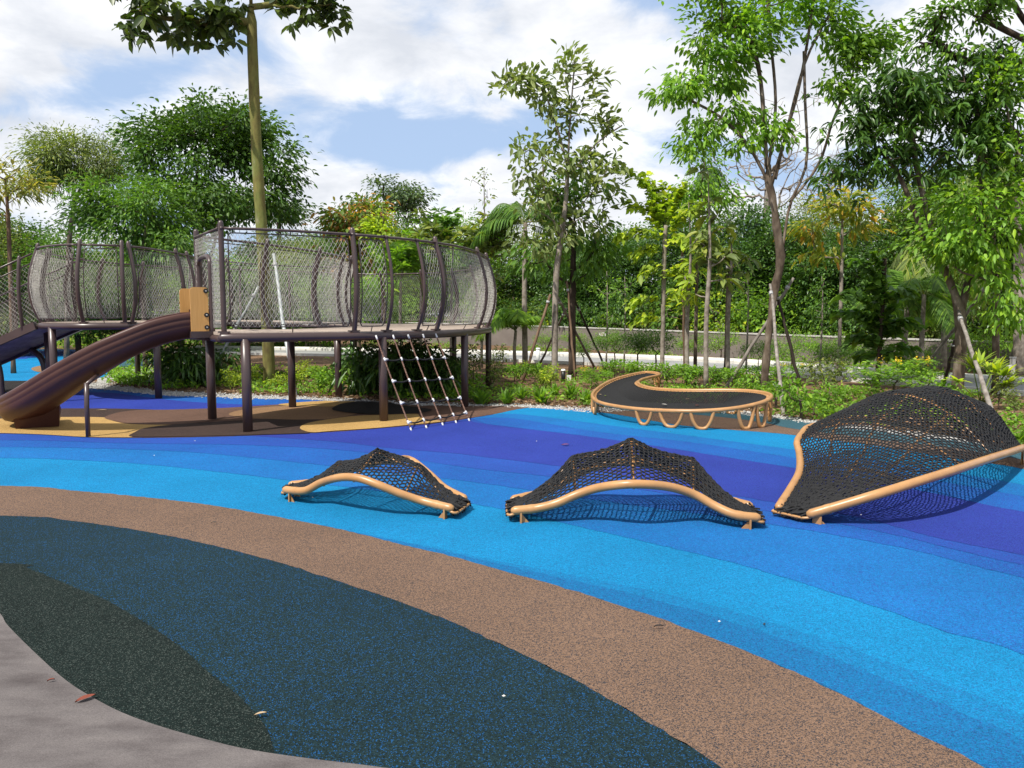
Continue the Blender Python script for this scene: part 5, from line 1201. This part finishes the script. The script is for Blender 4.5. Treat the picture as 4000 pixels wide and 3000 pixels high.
pole('support_stake', 'dark stake right of the knotted trunk', P(3131,1521), Q(3030,1130,16.4), .034, M_poled)
pole('support_stake', 'long grey stake leaning up from left onto knotted trunk', P(2833,1520), Q(3100,1085,16.5), .036, M_pole)
pole('support_stake', 'dark stake leaning down right from the forked trunk', P(3886,1640), Q(3742,1215,14.6), .036, M_pole)
pole('support_stake', 'short dark stake left of the forked trunk', P(3678,1540), Q(3730,1330,15.0), .034, M_poled)
pole('support_stake', 'long grey stake crossing the forked trunk from lower left', P(3579,1480), Q(3880,1085,15.4), .036, M_pole)
pole('support_stake', 'straight reddish brown stake behind the hammock', P(2675,1480), Q(2665,960,18.5), .035, M_poleb)
pole('support_stake', 'straight black stake right of the tall whorled sapling', P(2830,1470), Q(2845,1000,18.8), .035, M_poled)
pole('pipe_strut', 'grey pipe strut right of the mossy trunk', P(1153,1547), Q(1068,990,17.5), .036, M_pipe, 'strut', 'pipe struts of the tall tree')
pole('pipe_strut', 'grey pipe strut left of the mossy trunk', P(800,1500), Q(1010,1120,17.7), .036, M_pipe, 'strut', 'pipe struts of the tall tree')

# --- shrubs
def shrub_proto(kind, seed):
    rng = np.random.default_rng(seed); root = bpy.data.objects.new(kind, None); col.objects.link(root); st = MB(); mb = MB()
    if kind == 'strap':
        n = 46; a = rng.uniform(0, 6.28, n); el = rng.uniform(.75, 1.45, n); d = np.stack([np.cos(a)*np.cos(el), np.sin(a)*np.cos(el), np.sin(el)], 1)
        mb.blades(rng.normal(0, .03, (n, 3))*np.array([1, 1, 0]), d, .52, .035, rng, 0, 5, .45); mb.build('foliage', F_bright, root); return root
    if kind == 'fan':
        for i in range(9):
            az = rng.uniform(0, 6.28); el = rng.uniform(.5, 1.3); b = np.zeros(3); d = np.array([math.cos(az)*math.cos(el), math.sin(az)*math.cos(el), math.sin(el)]); tip = d*rng.uniform(.45, .75); st.tube([b, tip*.5+np.array([0, 0, .03]), tip], .008, 5)
            m = 13; an = np.linspace(-1.1, 1.1, m); s = np.cross(d, UPV); s /= np.linalg.norm(s); dd = np.cos(an)[:, None]*d+np.sin(an)[:, None]*s+rng.normal(0, .05, (m, 3)); mb.blades(np.repeat(tip[None], m, 0), dd, .34, .04, rng, 0, 3, .25)
        st.build('stem', F_olive, root); mb.build('foliage', F_lime, root); return root
    cfg = dict(broad=(.75, .42, 34, dict(n=13, spread=.10, L=.15, W=.06, hang=.25), F_bright), lime=(.7, .38, 34, dict(n=14, spread=.09, L=.12, W=.05, hang=.2), F_lime),
               fern=(.95, .40, 46, dict(n=34, spread=.11, L=.085, W=.022, flat=.5, hang=.05), F_mid), dark=(.6, .5, 36, dict(n=12, spread=.12, L=.24, W=.06, hang=.3, droop=.5), F_dark),
               airy=(1.0, .36, 24, dict(n=12, spread=.10, L=.13, W=.05, hang=.3), F_olive), bush=(.85, .62, 80, dict(kind='whorl', n=9, whorls=2, spread=.07, L=.10, W=.034, el=.3, droop=.2), F_bright),
               ferny=(.9, .5, 60, dict(n=30, spread=.10, L=.075, W=.022, flat=.5, hang=.05), F_bright), weed=(.32, .32, 22, dict(n=9, spread=.07, L=.10, W=.042, hang=.15), F_bright))[kind]
    H, R, cl, lf, leaf = cfg; T = crown_targets([dict(c=(0, 0, H*.58+.12), r=(R, R, H*.46), n=cl)], rng); T[:, 2] = np.maximum(T[:, 2], .08)
    nodes, par, tips, base = skeleton([([(0, 0, 0), (.01, .01, H*.22), (0, 0, H*.45)], None)], T, rng, step=.14, low=.0)
    limb_mesh(nodes, par, .003, .02, .004, sides=4).build('stem', M_bark, root); foliage(mb, T, np.array([0, 0, H*.2]), lf, rng); mb.build('foliage', leaf, root)
    if kind == 'bush':
        tp = T[np.argsort(-T[:, 2])[:14]]; fl = MB(); c = np.repeat(tp[:7]+np.array([0, 0, .08]), 14, 0); fl.leaves(c+rng.normal(0, .025, c.shape)*np.array([1, 1, 2]), rng.normal(0, 1, c.shape), .045, .03, rng); fl.build('flowers', F_flower, root)
    return root
kinds = ['strap', 'fan', 'broad', 'lime', 'fern', 'dark', 'airy', 'bush', 'ferny', 'weed']
SP = [shrub_proto(k, 200+i) for i, k in enumerate(kinds)]; SU = [False]*len(SP); KI = {k: i for i, k in enumerate(kinds)}
NAMES = dict(strap='strap_leaf_plant', fan='fan_palm_seedling', broad='broadleaf_shrub', lime='lime_shrub', fern='fern_shrub', dark='dark_leafy_plant', airy='airy_shrub', bush='flowering_bush', ferny='feathery_shrub', weed='low_weed')
GRP = dict(strap='strap leaved plants along the bed', fan='fan palm seedlings', broad='broad leaved shrubs in the beds', lime='lime shrubs under the platform', fern='upright ferny shrubs by the road', dark='dark plants under the platform', airy='airy shrubs in the beds', bush='yellow flowering bushes', ferny='feathery shrubs by the wall', weed='low weeds in the bed')
shr = [  # kind, px, base py, scale, label
 ('strap',1880,1582,1.15,'strap leaved plant just right of the last platform post'), ('strap',1985,1580,1.05,'strap leaved plant, second from the platform'), ('strap',2040,1560,.9,'smaller strap leaved plant behind the second one'), ('strap',2115,1578,1.15,'strap leaved plant, third large one from the platform'), ('strap',2230,1560,.95,'strap leaved plant near the black bollard'), ('strap',2290,1575,.8,'strap leaved plant touching the hammock left end'),
 ('strap',2170,1545,.8,'strap leaved plant half hidden left of black bollard'), ('fan',3830,1590,1.25,'fan palm seedling in front of the forked trunk'), ('strap',3985,1735,.6,'small grassy tuft at right edge beside big net dome'),
 ('bush',3490,1560,1.45,'large bush with yellow flowers behind the big net dome'), ('bush',3060,1500,.9,'yellow flowering bush right of the knotted trunk'), ('bush',2330,1515,.75,'low bush with yellow flowers left of the hammock'), ('bush',3640,1500,.8,'small yellow flowering bush left of the short dark stake'),
 ('airy',3180,1590,.95,'thin pale plant with single stem behind the net dome'), ('airy',3260,1560,1.0,'airy plant with yellowing leaves left of flowering bush'), ('broad',3310,1580,.8,'broad leaved plant at the left foot of flowering bush'), ('airy',3960,1640,.5,'tiny seedling in mulch at right edge'), ('airy',3900,1600,.8,'airy plant with yellow leaf right of fan palm'),
 ('broad',2480,1490,1.0,'broad leaved shrub behind the hammock tail'), ('broad',2580,1500,1.0,'broad leaved shrub right behind the hammock tail'), ('broad',2680,1510,1.1,'broad leaved shrub behind the hammock middle'), ('broad',2760,1510,1.0,'broad leaved shrub at the tall whorled sapling foot'), ('broad',2860,1520,1.05,'broad leaved shrub left of the knotted trunk foot'), ('broad',2940,1510,.9,'broad leaved shrub touching the knotted trunk foot'), ('broad',2400,1480,.9,'broad leaved shrub between hammock tail and stakes'),
 ('broad',2090,1500,.9,'broad leaved shrub at the leaning brown stake'), ('lime',2150,1520,.9,'lime shrub at the white barked trunk foot'), ('broad',2010,1490,.85,'broad leaved shrub behind the strap plants'), ('airy',1960,1470,.9,'airy shrub beside the road left of bollard'), ('lime',2060,1470,.8,'lime shrub behind the leaning brown stake'),
 ('fern',2280,1440,1.0,'ferny shrub right of the dark trunk'), ('fern',2400,1440,1.15,'upright ferny shrub before the wall notice'), ('fern',2490,1450,1.3,'tall upright ferny shrub, fourth from the central tree'), ('fern',2560,1460,1.35,'tall ferny shrub at the fishtail palm foot'), ('ferny',2370,1380,1.1,'yellowish feathery shrub against the wall, left'), ('ferny',2690,1400,1.0,'feathery shrub against the wall behind brown stake'), ('ferny',2815,1405,1.15,'feathery shrub against the wall beside black stake'),
 ('ferny',3090,1440,1.2,'feathery shrub against wall right of knotted trunk'), ('ferny',3230,1440,1.3,'feathery shrub against wall left of tan stem'), ('fern',3260,1490,1.0,'dark clipped ferny shrub by the road, centre right'), ('fern',3420,1480,1.1,'ferny shrub under the dark fishtail clump'), ('ferny',3340,1440,1.1,'feathery shrub right of the tan stem'), ('ferny',3850,1460,1.5,'big feathery shrub against wall right of forked trunk'), ('ferny',3580,1450,.9,'feathery shrub against wall behind grey stake'), ('fern',2960,1450,1.0,'ferny shrub behind the knotted trunk'), ('ferny',1990,1345,1.1,'feathery shrub at the left wall end'),
 ('ferny',2130,1365,.9,'feathery shrub against wall behind central tree'), ('ferny',2240,1372,1.0,'feathery shrub against wall behind dark trunk'),
 ('lime',900,1520,.85,'lime shrub between two front platform posts'), ('lime',980,1500,.8,'lime shrub left of the mossy trunk'), ('lime',1085,1525,.62,'yellow lime plant right of the mossy trunk foot'), ('lime',1160,1510,.9,'lime shrub right of the pipe strut'), ('broad',1290,1535,1.0,'bright broad leaved shrub between inner platform posts'), ('broad',1250,1500,.9,'broad leaved shrub behind the inner platform post'), ('lime',1200,1480,.8,'lime shrub far under the platform'),
 ('dark',720,1510,1.3,'dark leafy plant right of the slide under platform'), ('dark',780,1490,1.2,'dark leafy plant behind the slide post'), ('dark',660,1500,1.0,'dark plant beside the left inner post'), ('dark',1420,1540,1.2,'dark leafy plant left of the climbing net'), ('dark',1500,1530,1.3,'dark leafy plant behind climbing net left side'), ('dark',1580,1545,1.3,'dark leafy plant behind climbing net middle'), ('dark',1660,1545,1.2,'dark leafy plant behind climbing net right side'), ('dark',1740,1550,1.0,'dark leafy plant left of the right post'), ('dark',1540,1490,1.3,'dark tall plant far behind the climbing net'), ('dark',1640,1490,1.2,'dark plant far behind net, right'), ('dark',850,1505,1.1,'dark plant close to the slide entrance post'),
 ('broad',1730,1480,1.1,'shrub behind the far right platform post'), ('broad',1790,1500,1.0,'shrub between the right platform posts'), ('airy',1850,1490,1.0,'airy shrub right of the platform posts'), ('broad',1370,1480,1.0,'shrub beyond the inner post, under the deck'), ('airy',1920,1530,.8,'airy plant in mulch right of platform'), ('lime',620,1455,1.0,'lime shrub left of slide post in the back'), ('broad',700,1450,1.1,'bright shrub at the back under the platform'), ('broad',560,1440,1.0,'bright shrub behind the slide'),
 ('broad',420,1370,1.2,'bright shrub row behind slide, right one'), ('broad',330,1362,1.1,'bright shrub row behind slide, middle one'), ('lime',250,1358,1.1,'lime shrub behind the left platform posts'), ('broad',160,1358,1.1,'shrub between ramp post and left platform post'), ('lime',70,1356,1.1,'lime shrub behind the ramp post'), ('broad',-10,1356,1.1,'shrub at far left edge below the ramp'),
 ('fern',3560,1520,.8,'small fern left of the long grey stake foot'), ('broad',3760,1590,.7,'low plant at the forked trunk foot'), ('weed',3690,1600,1.3,'low weed between dome and forked trunk'), ('weed',3130,1640,1.3,'low weed left of the net dome'), ('weed',3180,1625,1.2,'low weed behind the big dome left rim'), ('weed',3030,1600,1.2,'low weed right of the hammock'), ('weed',2960,1580,1.2,'low weed behind the hammock right end'), ('weed',1850,1575,.9,'low weed at the right front post'),
]
for kind, px, py, sc, lab in shr:
    p = P(px, py); p[2] = 0; k = KI[kind]; r_ = rr.uniform(0, 6.28); s_ = sc*rr.uniform(.95, 1.1)*dict(strap=1, fan=1, broad=.55, lime=.65, fern=.82, dark=.85, airy=.72, bush=.8, ferny=1.0, weed=.9)[kind]
    plant(SP, SU, k, tuple(p), (s_*(1.15 if kind == 'broad' else 1), s_*(1.15 if kind == 'broad' else 1), s_*rr.uniform(.9, 1.1)*(.62 if kind == 'bush' else 1)), r_, lab, 'plant' if kind not in ('bush',) else 'bush', GRP[kind], NAMES[kind])

# --- ground cover and fallen leaves: too many to count
def in_bed(x, y):   # soil only: clear of the road and beyond the rubber
    return True
mb = MB(); rng = np.random.default_rng(8)
n = 2600; PX = rng.uniform(1880, 4100, n); top_ = np.interp(PX, [1880, 2850, 4100], [1446, 1486, 1592]); bot_ = np.interp(PX, tp[:, 0], tp[:, 1])-2
f = rng.random(n)**1.1; PY = bot_-(bot_-top_)*f
pos = np.array([P(a, b) for a, b in zip(PX, PY)]); patch = np.sin(pos[:, 0]*1.7+1)*np.sin(pos[:, 1]*1.3)+rng.normal(0, .4, n); keep = patch > -.1; pos = pos[keep]
c = np.repeat(pos, 5, 0)+rng.normal(0, .06, (len(pos)*5, 3))*np.array([1, 1, .6])+np.array([0, 0, .05]); c[:, 2] = np.maximum(c[:, 2], .015)
mb.leaves(c, rng.normal(0, 1, c.shape)*np.array([1, 1, .5])+np.array([0, 0, .5]), .10, .045, rng, .3)
n = 2600; PX = rng.uniform(420, 1900, n); bot_ = np.interp(PX, tp[:, 0], tp[:, 1])-6; PY = bot_-rng.random(n)*np.interp(PX, [420, 800, 1900], [50, 100, 110]); pos = np.array([P(a, b) for a, b in zip(PX, PY)])
patch = np.sin(pos[:, 0]*2.1+2)*np.sin(pos[:, 1]*1.1)+rng.normal(0, .4, n); pos = pos[patch > 0]
c = np.repeat(pos, 4, 0)+rng.normal(0, .07, (len(pos)*4, 3))*np.array([1, 1, .6])+np.array([0, 0, .08]); c[:, 2] = np.maximum(c[:, 2], .015)
mb.leaves(c, rng.normal(0, 1, c.shape)+np.array([0, 0, .5]), .12, .05, rng, .3)
n = 3000; PX = rng.uniform(-200, 1300, n); PY = rng.uniform(1290, 1362, n); pos = np.array([P(a, b) for a, b in zip(PX, PY)]); c = np.repeat(pos, 3, 0)+rng.normal(0, .2, (n*3, 3))*np.array([1, 1, .5])+np.array([0, 0, .15]); c[:, 2] = np.maximum(c[:, 2], .02)
mb.leaves(c, rng.normal(0, 1, c.shape)+np.array([0, 0, .5]), .25, .09, rng, .3)
# strip between kerb and wall
s = rng.uniform(0, 1, 2400); a = kerb_f.at(s*kerb_f.L); b = wall_c.at(s*wall_c.L); ff = rng.uniform(.2, .95, 2400)[:, None]; pos = a+(b-a)*ff; pos[:, 2] = 0; pos = pos[np.sin(pos[:, 0]*1.5)+rng.normal(0, .5, 2400) > .2]
c = np.repeat(pos, 4, 0)+rng.normal(0, .08, (len(pos)*4, 3))+np.array([0, 0, .08]); c[:, 2] = np.maximum(c[:, 2], .02); mb.leaves(c, rng.normal(0, 1, c.shape)+np.array([0, 0, .5]), .13, .05, rng, .3)
tag(mb.build('ground_cover', F_bright), 'low green ground cover leaves over the planting beds', 'ground cover', kind='stuff')
mb = MB(); n = 6500; PX = rng.uniform(420, 4100, n); bot_ = np.interp(PX, tp[:, 0], tp[:, 1]); PY = bot_+4-np.abs(rng.normal(0, 1, n))*np.interp(PX, [420, 2000, 4100], [40, 45, 75]); PY = np.maximum(PY, np.interp(PX, [420, 1880, 2850, 4100], [1440, 1436, 1474, 1580]))
pos = np.array([P(a, b) for a, b in zip(PX, PY)]); pos[:, 2] = rng.uniform(.012, .03, n); mb.leaves(pos, rng.normal(0, 1, pos.shape)*np.array([1, 1, .15]), .085, .04, rng, .05, .25)
tag(mb.build('leaf_litter', F_litter), 'dry brown fallen leaves covering the mulch beds', 'leaf litter', kind='stuff')

# --- bollards, boxes and other small things by the road
def bollard(name, label, px, py, h, r, m, cap):
    p = P(px, py); o = empty(name, (p[0], p[1], 0), label, 'bollard'); mb = MB(); mb.tube([(0, 0, -.02), (0, 0, h*.5), (0, 0, h)], r, 14); mb.build('post', m, o)
    mb = MB(); mb.tube([(0, 0, h), (0, 0, h+.02), (0, 0, h+.05)], [r*1.15, r*1.15, r*.9], 14); mb.build('cap', cap, o); return o
bollard('bollard', 'white round bollard beside the road behind the leaning stake', 2102, 1412, .42, .07, M_white, M_white)
bollard('bollard_light', 'black bollard light with white ring by the strap plants', 2200, 1492, .26, .05, M_black, M_white)
p = P(3952, 1484); o = empty('square_bollard', (p[0], p[1], 0), 'pale grey square post by the road at right edge', 'bollard'); mb = MB(); mb.box((-.045, -.045, -.02), (.045, .045, .54)); mb.build('post', M_cope, o); mb = MB(); mb.box((-.055, -.055, .542), (.055, .055, .57)); mb.build('cap', M_grey, o); mb = MB(); mb.box((-.12, -.05, .26), (-.047, .05, .36)); mb.build('socket_box', M_white, o)
def crate(name, label, px, py, sx, sy, sz, m, cat):
    p = P(px, py); o = empty(name, (p[0], p[1], 0), label, cat); mb = MB(); mb.box((-sx, -sy, 0), (sx, sy, sz)); mb.build('body', m, o); mb = MB(); mb.box((-sx*1.07, -sy*1.07, sz+.002), (sx*1.07, sy*1.07, sz+.03)); mb.build('lid', m, o)
crate('valve_box', 'green plastic valve box by the wall behind the brown stake', 2708, 1408, .24, .16, .08, M_lid, 'box')
crate('junction_box', 'small white box beside the black bollard light', 2222, 1485, .05, .04, .09, M_white, 'box')
crate('junction_box', 'small white box left of the knotted trunk foot', 3030, 1518, .05, .04, .11, M_white, 'box')
p = P(3900, 1512); q2 = P(3945, 1516); mb = MB(); d_ = (q2-p); d_ = d_/np.linalg.norm(d_)*.20; nn2 = unit(np.array([-d_[1], d_[0], 0])); mb.obox((p+q2)/2+np.array([0, 0, .06]), d_, nn2*.03, np.array([0, 0, .03])); tag(mb.build('drain_slot', M_black), 'black drain slot in the road kerb at right', 'drain')
# --- fallen leaves, twigs and crumbs on the rubber
def fallen(px, py, L, W, rot, m, label, name='fallen_leaf', cat='leaf'):
    p = P(px, py); a = np.linspace(0, 1, 7); w_ = np.sin(a*math.pi)**.8*W/2; zz = .026+.004*np.sin(a*math.pi)+.004*a
    G = np.stack([np.stack([a*L-L/2, w_*s_, zz+abs(s_)*.005], 1) for s_ in (-1, 0, 1)], 1)
    V = G.reshape(-1, 3); ca, sa2 = math.cos(rot), math.sin(rot); V = np.stack([V[:, 0]*ca-V[:, 1]*sa2, V[:, 0]*sa2+V[:, 1]*ca, V[:, 2]], 1)
    mb = MB(); mb.sheet(V.reshape(7, 3, 3)); o = mb.build(name, m, None); o.location = (p[0], p[1], 0); tag(o, label, cat, 'things fallen on the ground'); return o
M_dead = noisy('dead_leaf', [(0.3, (.13, .03, .018)), (0.7, (.22, .055, .03))], 12, 0.7); M_straw = noisy('straw', [(0.3, (.30, .22, .13)), (0.7, (.45, .34, .22))], 12, 0.8)
fallen(335, 2755, .078, .032, .8, M_dead, 'reddish brown leaf on the concrete at lower left')
fallen(1018, 2818, .05, .014, .3, M_straw, 'pale twig on the dark green rubber edge', 'fallen_twig', 'twig')
fallen(2208, 1746, .10, .05, .2, M_dead, 'orange leaf on violet rubber above the middle mound')
fallen(2572, 2468, .05, .012, .1, M_black, 'small dark twig at the brown and blue rubber boundary', 'fallen_twig', 'twig')
fallen(835, 2056, .04, .014, 0, M_black, 'small dark bit on the brown sweep', 'fallen_twig', 'twig')
fallen(200, 2683, .03, .010, .4, M_dead, 'tiny brown leaf bit on concrete above the red leaf')
fallen(253, 1562, .16, .07, .1, M_straw, 'dry leaf on violet rubber behind the slide')
fallen(397, 1609, .18, .05, .1, M_straw, 'pale curled leaf on dark strip right of slide pole')
for k, (px, py, lab) in enumerate(((2809, 2449, 'white crumb on light blue rubber, left of the dark one'), (1968, 2745, 'white crumb on the teal rubber, lower middle'), (762, 1731, 'white crumb on blue rubber below the slide post'), (603, 1789, 'white crumb on blue rubber, below the slide pole'), (2096, 1732, 'white crumb on violet rubber near orange leaf'), (1222, 1956, 'pale crumb beside the left mound foot'), (3362, 2025, 'pale crumb right of the big dome foot'))):
    p = P(px, py); mb = MB(); s_ = .007; mb.add(oc*s_*np.array([1.2, .9, .8])+np.array([0, 0, .03]), of, 0, False); o = mb.build('pebble', M_kerb); o.location = (p[0], p[1], 0); tag(o, lab, 'pebble', 'crumbs on the rubber')
p = P(2985, 2452); mb = MB(); mb.add(oc*.008+np.array([0, 0, .02]), of, 0, False); o = mb.build('pebble', M_black); o.location = (p[0], p[1], 0); tag(o, 'dark crumb on light blue rubber, lower right', 'pebble', 'crumbs on the rubber')
# leaves lying on the hammock net
for k, (x, y, z, m, lab) in enumerate(((1080, 468, .26, M_straw, 'pale leaf on the hammock net, centre'), (1340, 440, .29, M_straw, 'tan leaf on hammock net, right of centre'), (1555, 452, .31, M_straw, 'pale leaf on hammock net, right end'), (872, 514, .22, M_kerb, 'white bit on the hammock net, front left'), (1160, 522, .23, M_dead, 'brown leaf on hammock net, front'), (365, 437, .235, F_lime, 'green leaf on the hammock left end'), (315, 428, .235, M_straw, 'tan leaf at the hammock left end rail'))):
    o = fallen(2200+x/2.212, 1350+y/2.212, .09, .04, k*.9, m, lab); p = P(2200+x/2.212, 1350+y/2.212, z); o.location = (p[0], p[1], z-.02)
